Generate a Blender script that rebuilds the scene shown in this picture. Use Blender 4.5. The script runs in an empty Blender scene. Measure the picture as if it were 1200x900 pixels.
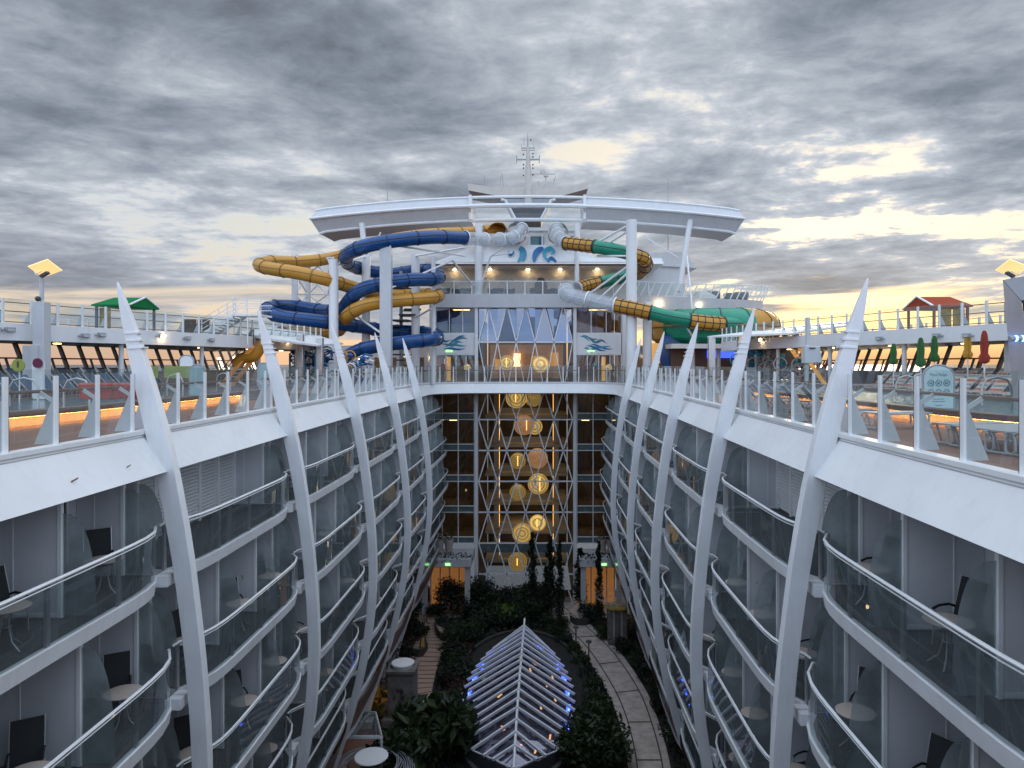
import bpy, bmesh, math, random
from mathutils import Vector as V, Matrix
R = random.Random(11)
C = bpy.context.scene.collection
sc = bpy.context.scene
F = 832.0
CAM = V((1.2, 0.0, 1.6))
PI = math.pi

def P(px, py, d):
    """a point of the place: d metres ahead, seen in that direction from the spot the photo was taken"""
    return V((CAM.x + (px - 630) * d / F, d, CAM.z + (427 - py) * d / F))

def G(px, py, z=-20.0):
    d = (CAM.z - z) * F / (py - 427)
    return P(px, py, d)

# ------------------------------------------------------------------ mesh builder
class MB:
    def __init__(s): s.v = []; s.f = []; s.mi = []; s.cur = 0
    def add(s, vs, fs):
        o = len(s.v)
        s.v += [tuple(v) for v in vs]
        s.f += [tuple(i + o for i in f) for f in fs]
        s.mi += [s.cur] * len(fs)
        return s
    def box(s, c, sz, rot=None):
        c = V(c); hx, hy, hz = sz[0] / 2, sz[1] / 2, sz[2] / 2
        vs = [V((x, y, z)) for x in (-hx, hx) for y in (-hy, hy) for z in (-hz, hz)]
        if rot is not None:
            if not isinstance(rot, Matrix): rot = Matrix.Rotation(rot, 3, 'Z')
            vs = [rot @ v for v in vs]
        return s.add([v + c for v in vs], [(0, 1, 3, 2), (4, 6, 7, 5), (0, 4, 5, 1), (2, 3, 7, 6), (0, 2, 6, 4), (1, 5, 7, 3)])
    def bar(s, a, b, w, h=None, up=(0, 0, 1)):
        a, b = V(a), V(b); h = h or w
        d = (b - a).normalized(); u = V(up)
        if abs(d.dot(u)) > .98: u = V((0, 1, 0))
        x = d.cross(u).normalized(); y = x.cross(d).normalized()
        vs = [p + x * (i * w / 2) + y * (j * h / 2) for p in (a, b) for i, j in ((-1, -1), (1, -1), (1, 1), (-1, 1))]
        return s.add(vs, [(3, 2, 1, 0), (4, 5, 6, 7), (0, 1, 5, 4), (1, 2, 6, 5), (2, 3, 7, 6), (3, 0, 4, 7)])
    def tube(s, pts, r, n=8, cap=True, closed=False):
        pts = [V(p) for p in pts]; N = len(pts)
        rs = r if isinstance(r, (list, tuple)) else [r] * N
        t0 = (pts[1] - pts[0]).normalized()
        u = V((0, 0, 1)) if abs(t0.z) < .9 else V((1, 0, 0))
        x = t0.cross(u).normalized()
        vs = []
        for i, p in enumerate(pts):
            if closed: t = (pts[(i + 1) % N] - pts[i - 1]).normalized()
            else: t = (pts[min(i + 1, N - 1)] - pts[max(i - 1, 0)]).normalized()
            x = (x - t * x.dot(t)).normalized(); y = t.cross(x)
            for k in range(n):
                a = 2 * PI * k / n
                vs.append(p + (x * math.cos(a) + y * math.sin(a)) * rs[i])
        fs = []
        for i in range(N if closed else N - 1):
            j = (i + 1) % N
            for k in range(n):
                k2 = (k + 1) % n
                fs.append((i * n + k, i * n + k2, j * n + k2, j * n + k))
        if cap and not closed:
            fs.append(tuple(range(n - 1, -1, -1))); fs.append(tuple((N - 1) * n + k for k in range(n)))
        return s.add(vs, fs)
    def cyl(s, a, b, r0, r1=None, n=12, cap=True):
        return s.tube([a, b], [r0, r0 if r1 is None else r1], n, cap)
    def lathe(s, prof, c, n=16, rot=None):
        c = V(c); vs = []
        for r, z in prof:
            for k in range(n):
                a = 2 * PI * k / n; v = V((r * math.cos(a), r * math.sin(a), z))
                vs.append((rot @ v if rot is not None else v) + c)
        fs = []
        for i in range(len(prof) - 1):
            for k in range(n):
                k2 = (k + 1) % n
                fs.append((i * n + k, i * n + k2, (i + 1) * n + k2, (i + 1) * n + k))
        fs.append(tuple(range(n - 1, -1, -1))); fs.append(tuple((len(prof) - 1) * n + k for k in range(n)))
        return s.add(vs, fs)
    def prism(s, poly, vec):
        n = len(poly); vec = V(vec)
        a = [V(p) for p in poly]; b = [p + vec for p in a]
        return s.add(a + b, [tuple(range(n - 1, -1, -1)), tuple(range(n, 2 * n))] + [(i, (i + 1) % n, n + (i + 1) % n, n + i) for i in range(n)])
    def face(s, pts): return s.add(pts, [tuple(range(len(pts)))])
    def strip(s, A, B, closed=False):
        n = len(A); fs = [(i, (i + 1) % n, n + (i + 1) % n, n + i) for i in range(n if closed else n - 1)]
        return s.add(list(A) + list(B), fs)
    def loft(s, rings, closed_ring=True, cap=True):
        n = len(rings[0]); vs = [v for r in rings for v in r]; fs = []
        for i in range(len(rings) - 1):
            for k in range(n if closed_ring else n - 1):
                k2 = (k + 1) % n
                fs.append((i * n + k, i * n + k2, (i + 1) * n + k2, (i + 1) * n + k))
        if cap and closed_ring:
            fs.append(tuple(range(n - 1, -1, -1))); fs.append(tuple((len(rings) - 1) * n + k for k in range(n)))
        return s.add(vs, fs)
    def sphere(s, c, r, n=12, m=8, sz=1.0):
        return s.lathe([(max(1e-3, r * math.sin(PI * i / m)), -r * sz * math.cos(PI * i / m)) for i in range(m + 1)], c, n)
    def build(s, name, mat, parent=None, smooth=True, bevel=0, fix=True):
        me = bpy.data.meshes.new(name)
        off = OFF.get(parent.name, V((0, 0, 0))) if parent else V((0, 0, 0))
        me.from_pydata([V(v) - off for v in s.v], [], s.f)
        mats = mat if isinstance(mat, (list, tuple)) else [mat]
        for m in mats: me.materials.append(m)
        if len(mats) > 1: me.polygons.foreach_set('material_index', s.mi)
        if fix:
            b = bmesh.new(); b.from_mesh(me)
            bmesh.ops.recalc_face_normals(b, faces=b.faces); b.to_mesh(me); b.free()
        if smooth:
            me.polygons.foreach_set('use_smooth', [True] * len(me.polygons))
            me.set_sharp_from_angle(angle=math.radians(32))
        o = bpy.data.objects.new(name, me); C.objects.link(o)
        if parent: o.parent = parent
        OFF[o.name] = off
        if bevel:
            bv = o.modifiers.new('bevel', 'BEVEL'); bv.width = bevel; bv.segments = 2; bv.limit_method = 'ANGLE'; bv.angle_limit = .7
        return o
OFF = {}
def tag(o, label, cat, group=None):
    o['label'] = label; o['category'] = cat
    if group: o['group'] = group
    return o
def thing(name, label, cat, loc=(0, 0, 0), group=None):
    o = bpy.data.objects.new(name, None); C.objects.link(o); o.empty_display_size = .2
    o.location = loc; OFF[o.name] = V(loc)
    return tag(o, label, cat, group)
def kind(o, k='structure'): o['kind'] = k; return o
def dup(root, loc, rz=0.0, label=None, group=None, sc_=None):
    def cp(o, par):
        c = o.copy(); C.objects.link(c); c.parent = par; OFF[c.name] = OFF[o.name]
        for ch in o.children: cp(ch, c)
        return c
    r = cp(root, None); r.location = loc; r.rotation_euler = (0, 0, rz)
    if sc_: r.scale = sc_ if isinstance(sc_, (tuple, list)) else (sc_,) * 3
    if label: r['label'] = label
    if group: r['group'] = group
    return r
def place(root, first, loc, rz, label, group=None, sc_=None):
    if first:
        root.location = loc; root.rotation_euler = (0, 0, rz); root['label'] = label
        if sc_: root.scale = sc_ if isinstance(sc_, (tuple, list)) else (sc_,) * 3
        if group: root['group'] = group
        return root
    return dup(root, loc, rz, label, group, sc_)
def spline(pts, n=8, closed=False):
    pts = [V(p) for p in pts]; N = len(pts); out = []
    for i in range(N if closed else N - 1):
        if closed: a, b, c, d = pts[i - 1], pts[i], pts[(i + 1) % N], pts[(i + 2) % N]
        else: a, b, c, d = pts[max(i - 1, 0)], pts[i], pts[i + 1], pts[min(i + 2, N - 1)]
        for k in range(n):
            t = k / n
            out.append(.5 * ((2 * b) + (c - a) * t + (2 * a - 5 * b + 4 * c - d) * t * t + (3 * b - a - 3 * c + d) * t ** 3))
    if not closed: out.append(pts[-1])
    return out
def interp(tab, x):
    if x <= tab[0][0]: return tab[0][1]
    for (a, b), (c, d) in zip(tab, tab[1:]):
        if x <= c:
            t = (x - a) / (c - a); return b + (d - b) * t
    return tab[-1][1]
ORD = ['first', 'second', 'third', 'fourth', 'fifth', 'sixth', 'seventh', 'eighth', 'ninth', 'tenth', 'eleventh', 'twelfth']

# ------------------------------------------------------------------ materials
def new_mat(name):
    m = bpy.data.materials.new(name); m.use_nodes = True
    nt = m.node_tree; nt.nodes.clear()
    out = nt.nodes.new('ShaderNodeOutputMaterial')
    return m, nt, out
def pbr(name, col, rough=.5, metal=0.0, var=.12, scale=1.5, bump=0.0, bscale=None, stretch=(1, 1, 1), emit=None, es=0.0, inst=0.0, spec=.5, col2=None, dirt_haze=0.0):
    m, nt, out = new_mat(name); N = nt.nodes; L = nt.links
    b = N.new('ShaderNodeBsdfPrincipled'); L.new(b.outputs[0], out.inputs[0])
    b.inputs['Roughness'].default_value = rough; b.inputs['Metallic'].default_value = metal
    b.inputs['Specular IOR Level'].default_value = spec
    tc = N.new('ShaderNodeTexCoord'); mp = N.new('ShaderNodeMapping'); mp.inputs['Scale'].default_value = stretch
    L.new(tc.outputs['Object'], mp.inputs[0])
    nz = N.new('ShaderNodeTexNoise'); nz.inputs['Scale'].default_value = scale; nz.inputs['Detail'].default_value = 6; nz.inputs['Roughness'].default_value = .6
    L.new(mp.outputs[0], nz.inputs['Vector'])
    rp = N.new('ShaderNodeValToRGB'); L.new(nz.outputs['Fac'], rp.inputs[0])
    c2 = col2 or tuple(min(1, c * (1 + var)) for c in col)
    c1 = tuple(c * (1 - var) for c in col)
    rp.color_ramp.elements[0].position = .3; rp.color_ramp.elements[0].color = (*c1, 1)
    rp.color_ramp.elements[1].position = .7; rp.color_ramp.elements[1].color = (*c2, 1)
    last = rp.outputs[0]
    if dirt_haze:
        mp2 = N.new('ShaderNodeMapping'); mp2.inputs['Scale'].default_value = (2.2, 2.2, .25); L.new(tc.outputs['Object'], mp2.inputs[0])
        n2 = N.new('ShaderNodeTexNoise'); n2.inputs['Scale'].default_value = 2.0; n2.inputs['Detail'].default_value = 8; L.new(mp2.outputs[0], n2.inputs['Vector'])
        r2 = N.new('ShaderNodeMapRange'); r2.inputs[1].default_value = .52; r2.inputs[2].default_value = .78; r2.inputs[3].default_value = 0; r2.inputs[4].default_value = dirt_haze; L.new(n2.outputs['Fac'], r2.inputs[0])
        mx = N.new('ShaderNodeMix'); mx.data_type = 'RGBA'; mx.inputs['B'].default_value = (col[0] * .55, col[1] * .5, col[2] * .43, 1)
        L.new(r2.outputs[0], mx.inputs['Factor']); L.new(last, mx.inputs['A']); last = mx.outputs['Result']
    if inst:
        oi = N.new('ShaderNodeObjectInfo'); hv = N.new('ShaderNodeHueSaturation')
        mr = N.new('ShaderNodeMapRange'); mr.inputs[3].default_value = 1 - inst; mr.inputs[4].default_value = 1 + inst
        L.new(oi.outputs['Random'], mr.inputs[0]); L.new(mr.outputs[0], hv.inputs['Value']); L.new(last, hv.inputs['Color']); last = hv.outputs[0]
    L.new(last, b.inputs['Base Color'])
    rr = N.new('ShaderNodeMapRange'); rr.inputs[3].default_value = max(.02, rough - .1); rr.inputs[4].default_value = min(1, rough + .12)
    L.new(nz.outputs['Fac'], rr.inputs[0]); L.new(rr.outputs[0], b.inputs['Roughness'])
    if bump:
        n3 = N.new('ShaderNodeTexNoise'); n3.inputs['Scale'].default_value = bscale or scale * 6; n3.inputs['Detail'].default_value = 4; L.new(mp.outputs[0], n3.inputs['Vector'])
        bp = N.new('ShaderNodeBump'); bp.inputs['Strength'].default_value = bump; bp.inputs['Distance'].default_value = .03
        L.new(n3.outputs['Fac'], bp.inputs['Height']); L.new(bp.outputs[0], b.inputs['Normal'])
    if emit:
        b.inputs['Emission Color'].default_value = (*emit, 1); b.inputs['Emission Strength'].default_value = es
    return m
def glow(name, col, st):
    m, nt, out = new_mat(name); e = nt.nodes.new('ShaderNodeEmission')
    e.inputs[0].default_value = (*col, 1); e.inputs[1].default_value = st; nt.links.new(e.outputs[0], out.inputs[0]); return m
def glass(name, tint=(.9, .94, .93), refl=1.0, rough=.0, base=.04, dirt_haze=0.0, dcol=(.5, .55, .55), power=5.0, gcol=(.95, .97, 1)):
    m, nt, out = new_mat(name); N = nt.nodes; L = nt.links
    tr = N.new('ShaderNodeBsdfTransparent'); tr.inputs[0].default_value = (*tint, 1)
    gl = N.new('ShaderNodeBsdfGlossy'); gl.inputs['Roughness'].default_value = rough; gl.inputs[0].default_value = (*gcol, 1)
    lw = N.new('ShaderNodeLayerWeight'); lw.inputs[0].default_value = .5
    pw = N.new('ShaderNodeMath'); pw.operation = 'POWER'; pw.inputs[1].default_value = power; L.new(lw.outputs['Facing'], pw.inputs[0])
    mr = N.new('ShaderNodeMapRange'); mr.inputs[3].default_value = base; mr.inputs[4].default_value = min(1, base + refl); L.new(pw.outputs[0], mr.inputs[0])
    mx = N.new('ShaderNodeMixShader'); L.new(mr.outputs[0], mx.inputs[0]); L.new(tr.outputs[0], mx.inputs[1]); L.new(gl.outputs[0], mx.inputs[2])
    last = mx.outputs[0]
    if dirt_haze:  # diffuse film over the pane, for frost and painted haze
        df = N.new('ShaderNodeBsdfDiffuse'); df.inputs[0].default_value = (*dcol, 1)
        tc = N.new('ShaderNodeTexCoord'); nz = N.new('ShaderNodeTexNoise'); nz.inputs['Scale'].default_value = 1.3; nz.inputs['Detail'].default_value = 6
        L.new(tc.outputs['Object'], nz.inputs['Vector'])
        r2 = N.new('ShaderNodeMapRange'); r2.inputs[1].default_value = .3; r2.inputs[2].default_value = .8; r2.inputs[3].default_value = dirt_haze * .6; r2.inputs[4].default_value = dirt_haze * 1.5; L.new(nz.outputs['Fac'], r2.inputs[0])
        m2 = N.new('ShaderNodeMixShader'); L.new(r2.outputs[0], m2.inputs[0]); L.new(last, m2.inputs[1]); L.new(df.outputs[0], m2.inputs[2]); last = m2.outputs[0]
    L.new(last, out.inputs[0]); return m
M = {}
M['white'] = pbr('white_paint', (.76, .765, .77), .38, var=.06, scale=.5, dirt_haze=.14)
M['white2'] = pbr('white_paint_rib', (.78, .785, .80), .42, var=.06, scale=.9, dirt_haze=.2, bump=.05, bscale=60)
M['rail'] = pbr('white_rail_paint', (.80, .81, .82), .35, var=.06)
M['offwhite'] = pbr('cream_panel', (.62, .58, .52), .5, var=.06)
M['grayband'] = pbr('pale_gray_paint', (.55, .56, .58), .45, var=.05, dirt_haze=.2)
M['grey'] = pbr('mid_gray_metal', (.32, .33, .35), .45, var=.1)
M['dark'] = pbr('dark_gray', (.05, .052, .056), .5, var=.15)
M['black'] = pbr('black_mesh_fabric', (.012, .013, .016), .7, var=.2, scale=30)
M['steel'] = pbr('brushed_steel', (.55, .55, .56), .3, metal=.9, var=.08, scale=8)
M['balc_wall'] = pbr('balcony_gray_panel', (.66, .67, .70), .45, var=.06, scale=.9, dirt_haze=.12)
M['balc_floor'] = pbr('balcony_floor', (.10, .104, .11), .7, var=.2, scale=3)
M['frost'] = glass('frosted_partition', tint=(.62, .67, .67), refl=.25, rough=.25, base=.05, dirt_haze=.5, dcol=(.40, .45, .46))
M['rail_glass'] = glass('railing_glass', tint=(.80, .86, .85), refl=.7, base=.06, dirt_haze=.10, dcol=(.55, .6, .6))  # diffuse haze stands in for the sheen on the panes
M['balc_glass'] = glass('balcony_glass', tint=(.64, .69, .70), refl=.7, base=.05, dirt_haze=.07, dcol=(.3, .33, .34))  # diffuse haze added to lighten the balconies
M['door_glass'] = glass('dark_door_glass', tint=(.06, .07, .08), refl=.8, base=.07)
M['facade_glass'] = glass('facade_glass', tint=(.52, .52, .48), refl=.45, base=.05)
M['atrium_glass'] = glass('atrium_glass', tint=(.75, .74, .70), refl=.4, base=.035)
M['upper_glass'] = glass('reflecting_glass', tint=(.50, .52, .56), refl=.4, base=.40, gcol=(.36, .47, .66))
M['clear'] = glass('clear_glass', tint=(.9, .93, .94), refl=.5, base=.06, dirt_haze=.05)
M['tube_clear'] = glass('clear_slide_tube', tint=(.82, .85, .88), refl=.6, base=.12, dirt_haze=.22, dcol=(.75, .77, .8))
M['spandrel'] = pbr('green_gray_spandrel', (.10, .13, .13), .25, var=.1)
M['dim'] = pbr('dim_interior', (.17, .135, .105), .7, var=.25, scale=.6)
M['terracotta'] = pbr('terracotta_fascia', (.21, .12, .10), .6, var=.12, scale=1)
M['deck'] = pbr('terracotta_deck', (.21, .105, .07), .8, spec=.25, var=.14, scale=.7, bump=.08, bscale=40)
M['wood'] = pbr('brown_wood', (.13, .062, .035), .45, var=.25, scale=3, stretch=(1, 1, 6))
M['mull'] = pbr('brown_mullion', (.12, .075, .055), .5, var=.15)
M['yellow'] = pbr('yellow_slide', (.54, .26, .03), .3, var=.07, scale=1.2, dirt_haze=.12)
M['blue'] = pbr('blue_slide', (.006, .064, .215), .25, var=.15, scale=1.2)
M['green'] = pbr('green_slide', (.012, .25, .15), .28, var=.1, scale=1.2)
M['seamb'] = pbr('navy_flange', (.005, .02, .08), .35)
M['seam'] = pbr('slide_seam', (.02, .02, .025), .5)
M['seamy'] = pbr('yellow_seam', (.25, .12, .02), .5)
M['redroof'] = pbr('red_roof', (.33, .065, .03), .85, spec=.15, var=.1, stretch=(1, 1, 1), scale=3)
M['greenroof'] = pbr('green_roof', (.008, .17, .05), .85, spec=.15, var=.1, scale=3)
M['redwood'] = pbr('red_post', (.20, .035, .03), .5)
M['bluepost'] = pbr('blue_post', (.02, .09, .17), .5)
M['goldpanel'] = pbr('gold_patterned_panel', (.28, .19, .03), .5, var=.6, scale=2.5)
M['brownsofa'] = pbr('brown_wicker', (.06, .028, .02), .7, var=.3, scale=20)
M['bluefab'] = pbr('blue_sling', (.035, .065, .115), .75, var=.2, scale=12, inst=.35)
M['bluechair'] = pbr('blue_chair', (.03, .07, .11), .7, var=.2, scale=6)
M['frame'] = pbr('lounger_frame', (.42, .43, .45), .35, metal=.5, var=.1)
M['darkframe'] = pbr('dark_frame', (.10, .11, .13), .4, metal=.3)
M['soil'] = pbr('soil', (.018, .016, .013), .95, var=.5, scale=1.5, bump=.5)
M['stone'] = pbr('stone_paving', (.44, .38, .34), .8, var=.28, scale=1.6, bump=.15)
M['stoneborder'] = pbr('dark_stone_border', (.05, .042, .038), .8, var=.2)
M['boards'] = pbr('timber_boards', (.38, .255, .19), .75, var=.25, scale=2, stretch=(.4, 6, 1))
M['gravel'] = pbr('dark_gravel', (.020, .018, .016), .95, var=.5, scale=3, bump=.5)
M['curb'] = pbr('planter_curb', (.045, .04, .036), .8, var=.2)
M['concrete'] = pbr('weathered_concrete', (.15, .14, .13), .85, var=.45, scale=1.4, bump=.3)
M['planter'] = pbr('pale_planter', (.42, .36, .32), .6, var=.1)
def stripe_mat(name, cols, scale, axis=0):
    m, nt, out = new_mat(name); N = nt.nodes; L = nt.links
    b = N.new('ShaderNodeBsdfPrincipled'); L.new(b.outputs[0], out.inputs[0]); b.inputs['Roughness'].default_value = .75
    tc = N.new('ShaderNodeTexCoord'); sp = N.new('ShaderNodeSeparateXYZ'); L.new(tc.outputs['Object'], sp.inputs[0])
    mu = N.new('ShaderNodeMath'); mu.operation = 'MULTIPLY'; mu.inputs[1].default_value = scale; L.new(sp.outputs[axis], mu.inputs[0])
    fr = N.new('ShaderNodeMath'); fr.operation = 'FRACT'; L.new(mu.outputs[0], fr.inputs[0])
    rp = N.new('ShaderNodeValToRGB'); rp.color_ramp.interpolation = 'CONSTANT'; L.new(fr.outputs[0], rp.inputs[0])
    n = len(cols)
    for i, c in enumerate(cols):
        e = rp.color_ramp.elements[i] if i < 2 else rp.color_ramp.elements.new(i / n)
        e.position = i / n; e.color = (*c, 1)
    L.new(rp.outputs[0], b.inputs['Base Color']); return m
M['stripe'] = stripe_mat('striped_sling', [(.45, .10, .07), (.55, .45, .33), (.20, .25, .28), (.55, .45, .33)], 3.4)
def leaf_mat(name, c1, c2):
    m, nt, out = new_mat(name); N = nt.nodes; L = nt.links
    b = N.new('ShaderNodeBsdfPrincipled'); b.inputs['Roughness'].default_value = .55
    tl = N.new('ShaderNodeBsdfTranslucent'); mx = N.new('ShaderNodeMixShader'); mx.inputs[0].default_value = .25
    g = N.new('ShaderNodeNewGeometry'); rp = N.new('ShaderNodeValToRGB'); L.new(g.outputs['Random Per Island'], rp.inputs[0])
    rp.color_ramp.elements[0].color = (*c1, 1); rp.color_ramp.elements[1].color = (*c2, 1)
    L.new(rp.outputs[0], b.inputs['Base Color']); L.new(rp.outputs[0], tl.inputs[0])
    L.new(b.outputs[0], mx.inputs[1]); L.new(tl.outputs[0], mx.inputs[2]); L.new(mx.outputs[0], out.inputs[0]); return m
M['leaf'] = leaf_mat('dark_leaf', (.010, .019, .007), (.042, .066, .020))
M['leafb'] = leaf_mat('bright_leaf', (.06, .11, .015), (.14, .22, .03))
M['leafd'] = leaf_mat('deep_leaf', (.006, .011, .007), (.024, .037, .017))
M['leafr'] = leaf_mat('maroon_leaf', (.03, .012, .012), (.07, .025, .02))
M['bark'] = pbr('bark', (.035, .026, .02), .9, var=.4, scale=6)
# louvre, water, sea
def water_mat(name, col, scale, bump, rough=.06):
    m, nt, out = new_mat(name); N = nt.nodes; L = nt.links
    b = N.new('ShaderNodeBsdfPrincipled'); L.new(b.outputs[0], out.inputs[0]); b.inputs['Base Color'].default_value = (*col, 1); b.inputs['Roughness'].default_value = rough
    tc = N.new('ShaderNodeTexCoord'); nz = N.new('ShaderNodeTexNoise'); nz.inputs['Scale'].default_value = scale; nz.inputs['Detail'].default_value = 5; L.new(tc.outputs['Object'], nz.inputs['Vector'])
    bp = N.new('ShaderNodeBump'); bp.inputs['Strength'].default_value = bump; bp.inputs['Distance'].default_value = .2; L.new(nz.outputs['Fac'], bp.inputs['Height']); L.new(bp.outputs[0], b.inputs['Normal']); return m
M['pool'] = water_mat('pool_water', (.05, .22, .24), 3.0, .25)
M['poolL'] = water_mat('dusky_pool_water', (.035, .10, .13), 3.0, .25)
M['sea'] = water_mat('sea_water', (.045, .055, .065), .02, .5, .25)
M['warm'] = glow('warm_lamp', (1, .66, .30), 9)
M['warmdim'] = glow('warm_strip', (1, .50, .14), 3.2)
M['ceil_light'] = glow('ceiling_light', (1, .62, .24), 4.0)
M['led'] = glow('blue_led', (.05, .12, 1), 8.0)
M['spot'] = glow('spot_lamp', (1, .72, .38), 38)
M['exit'] = glow('green_exit', (.35, 1, .3), 2.0)
M['reflector'] = pbr('lit_reflector', (.8, .7, .45), .5, emit=(1, .62, .20), es=.95)
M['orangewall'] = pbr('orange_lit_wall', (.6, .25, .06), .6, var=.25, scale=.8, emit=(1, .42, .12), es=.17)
def gold_mat(nm, es, ws):
    m, nt, out = new_mat(nm); N = nt.nodes; L = nt.links
    b = N.new('ShaderNodeBsdfPrincipled'); L.new(b.outputs[0], out.inputs[0]); b.inputs['Roughness'].default_value = .25; b.inputs['Metallic'].default_value = .6
    tc = N.new('ShaderNodeTexCoord'); wv = N.new('ShaderNodeTexWave'); wv.wave_type = 'RINGS'; wv.rings_direction = 'Y'; wv.inputs['Scale'].default_value = ws; wv.inputs['Distortion'].default_value = 2.5; wv.inputs['Detail'].default_value = 3
    L.new(tc.outputs['Object'], wv.inputs['Vector'])
    rp = N.new('ShaderNodeValToRGB'); rp.color_ramp.elements[0].color = (.42, .23, .05, 1); rp.color_ramp.elements[1].color = (.85, .60, .20, 1); L.new(wv.outputs['Fac'], rp.inputs[0])
    L.new(rp.outputs[0], b.inputs['Base Color']); L.new(rp.outputs[0], b.inputs['Emission Color']); b.inputs['Emission Strength'].default_value = es
    return m
M['gold'] = gold_mat('golden_glass_disc', .75, 1.1)
M['gold2'] = gold_mat('golden_glass_disc_dim', .35, 1.7)
M['gold3'] = gold_mat('golden_glass_disc_bright', 1.2, .8)

# ------------------------------------------------------------------ camera
cam = bpy.data.cameras.new('camera'); co = bpy.data.objects.new('camera', cam); C.objects.link(co)
co.location = CAM; co.rotation_euler = (PI / 2, 0, 0)
cam.sensor_width = 36; cam.lens = F / 1200 * 36
cam.shift_x = (600 - 630) / 1200; cam.shift_y = -(450 - 427) / 1200
cam.clip_start = .1; cam.clip_end = 120000
sc.camera = co

# ------------------------------------------------------------------ world: dusk sky with a broken cloud deck
def make_world():
    w = bpy.data.worlds.new('World'); sc.world = w; w.use_nodes = True
    nt = w.node_tree; N = nt.nodes; L = nt.links; N.clear()
    out = N.new('ShaderNodeOutputWorld'); bg = N.new('ShaderNodeBackground'); L.new(bg.outputs[0], out.inputs[0])
    def math_(op, a, b=None, clamp=False):
        n = N.new('ShaderNodeMath'); n.operation = op; n.use_clamp = clamp
        for i, x in enumerate((a, b)):
            if x is None: continue
            if isinstance(x, (int, float)): n.inputs[i].default_value = x
            else: L.new(x, n.inputs[i])
        return n.outputs[0]
    def rng(x, a, b, c=0.0, d=1.0, smooth=True):
        n = N.new('ShaderNodeMapRange'); n.interpolation_type = 'SMOOTHSTEP' if smooth else 'LINEAR'
        L.new(x, n.inputs[0])
        for i, q in enumerate((a, b, c, d)): n.inputs[i + 1].default_value = q
        return n.outputs[0]
    def mix(f, a, b, mode='MIX'):
        n = N.new('ShaderNodeMix'); n.data_type = 'RGBA'; n.blend_type = mode
        for k, x in (('Factor', f), ('A', a), ('B', b)):
            if isinstance(x, (int, float)): n.inputs[k].default_value = x
            elif isinstance(x, tuple): n.inputs[k].default_value = (*x, 1)
            else: L.new(x, n.inputs[k])
        return n.outputs['Result']
    sky = N.new('ShaderNodeTexSky'); sky.sky_type = 'NISHITA'; sky.sun_disc = False
    sky.sun_elevation = math.radians(7); sky.sun_rotation = math.radians(22)
    sky.air_density = 1.2; sky.dust_density = 2.0
    tc = N.new('ShaderNodeTexCoord'); sp = N.new('ShaderNodeSeparateXYZ'); L.new(tc.outputs['Generated'], sp.inputs[0])
    x, y, z = sp.outputs
    zp = math_('MAXIMUM', z, 0.0)
    inv = math_('DIVIDE', 1.0, math_('ADD', zp, 0.10))
    cx = math_('MULTIPLY', x, inv); cy = math_('MULTIPLY', y, inv)
    cb = N.new('ShaderNodeCombineXYZ'); L.new(cx, cb.inputs[0]); L.new(cy, cb.inputs[1]); cb.inputs[2].default_value = 3.7
    def noise(scale, detail, rough, dist, st=(1, 1, 1), loc=(0, 0, 0), rot=0.0):
        mp = N.new('ShaderNodeMapping'); mp.inputs['Scale'].default_value = st; mp.inputs['Location'].default_value = loc; mp.inputs['Rotation'].default_value = (0, 0, rot)
        L.new(cb.outputs[0], mp.inputs[0])
        n = N.new('ShaderNodeTexNoise'); n.inputs['Scale'].default_value = scale; n.inputs['Detail'].default_value = detail; n.inputs['Roughness'].default_value = rough; n.inputs['Distortion'].default_value = dist
        L.new(mp.outputs[0], n.inputs['Vector']); return n.outputs['Fac']
    big = noise(.70, 4, .5, .6, (.8, 1, 1), (2.1, 4.6, 0), .30)
    mid = noise(2.3, 9, .60, .35, (.85, 1, 1), (7.3, 1.2, 0), .35)
    fine = noise(6.5, 9, .66, .3, (.9, 1, 1), (1.3, 9.2, 0), .2)
    dens = math_('ADD', math_('ADD', math_('MULTIPLY', big, .50), math_('MULTIPLY', mid, .46)), math_('MULTIPLY', fine, .22))
    # thinner towards the horizon, thicker overhead
    dens = math_('ADD', math_('MULTIPLY', math_('SUBTRACT', dens, .59), 1.45), .558)
    def spot(dirv, a, b, amt):
        v_ = N.new('ShaderNodeVectorMath'); v_.operation = 'DOT_PRODUCT'; L.new(tc.outputs['Generated'], v_.inputs[0]); v_.inputs[1].default_value = V(dirv).normalized()
        return rng(v_.outputs['Value'], a, b, 0.0, amt)
    dens = math_('ADD', dens, spot((-.50, 1, .235), .975, 1.0, -.085)); dens = math_('ADD', dens, spot((-.62, 1, .13), .985, 1.0, .10)); dens = math_('ADD', dens, spot((.55, 1, .34), .985, 1.0, -.045)); dens = math_('ADD', dens, spot((.36, 1, .20), .988, 1.0, -.03)); dens = math_('ADD', dens, spot((.40, 1, .10), .992, 1.0, .06)); dens = math_('ADD', dens, spot((.02, 1, .30), .985, 1.0, -.03))
    dens = math_('ADD', dens, rng(z, .06, .42, .012, .03, False))
    # glow direction, ahead and to the right
    dt = N.new('ShaderNodeVectorMath'); dt.operation = 'DOT_PRODUCT'; L.new(tc.outputs['Generated'], dt.inputs[0]); dt.inputs[1].default_value = V((.40, .91, .10)).normalized()
    glowf = rng(dt.outputs['Value'], .86, 1.0)
    gl2 = rng(dt.outputs['Value'], .2, 1.0)
    # clear air seen in the gaps
    low = rng(z, .0, .20)
    clear_hi = mix(gl2, (.37, .41, .45), (.50, .48, .43))
    clear_lo = mix(glowf, (.58, .43, .30), (.60, .46, .27))
    clear = mix(low, clear_lo, clear_hi)
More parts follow.
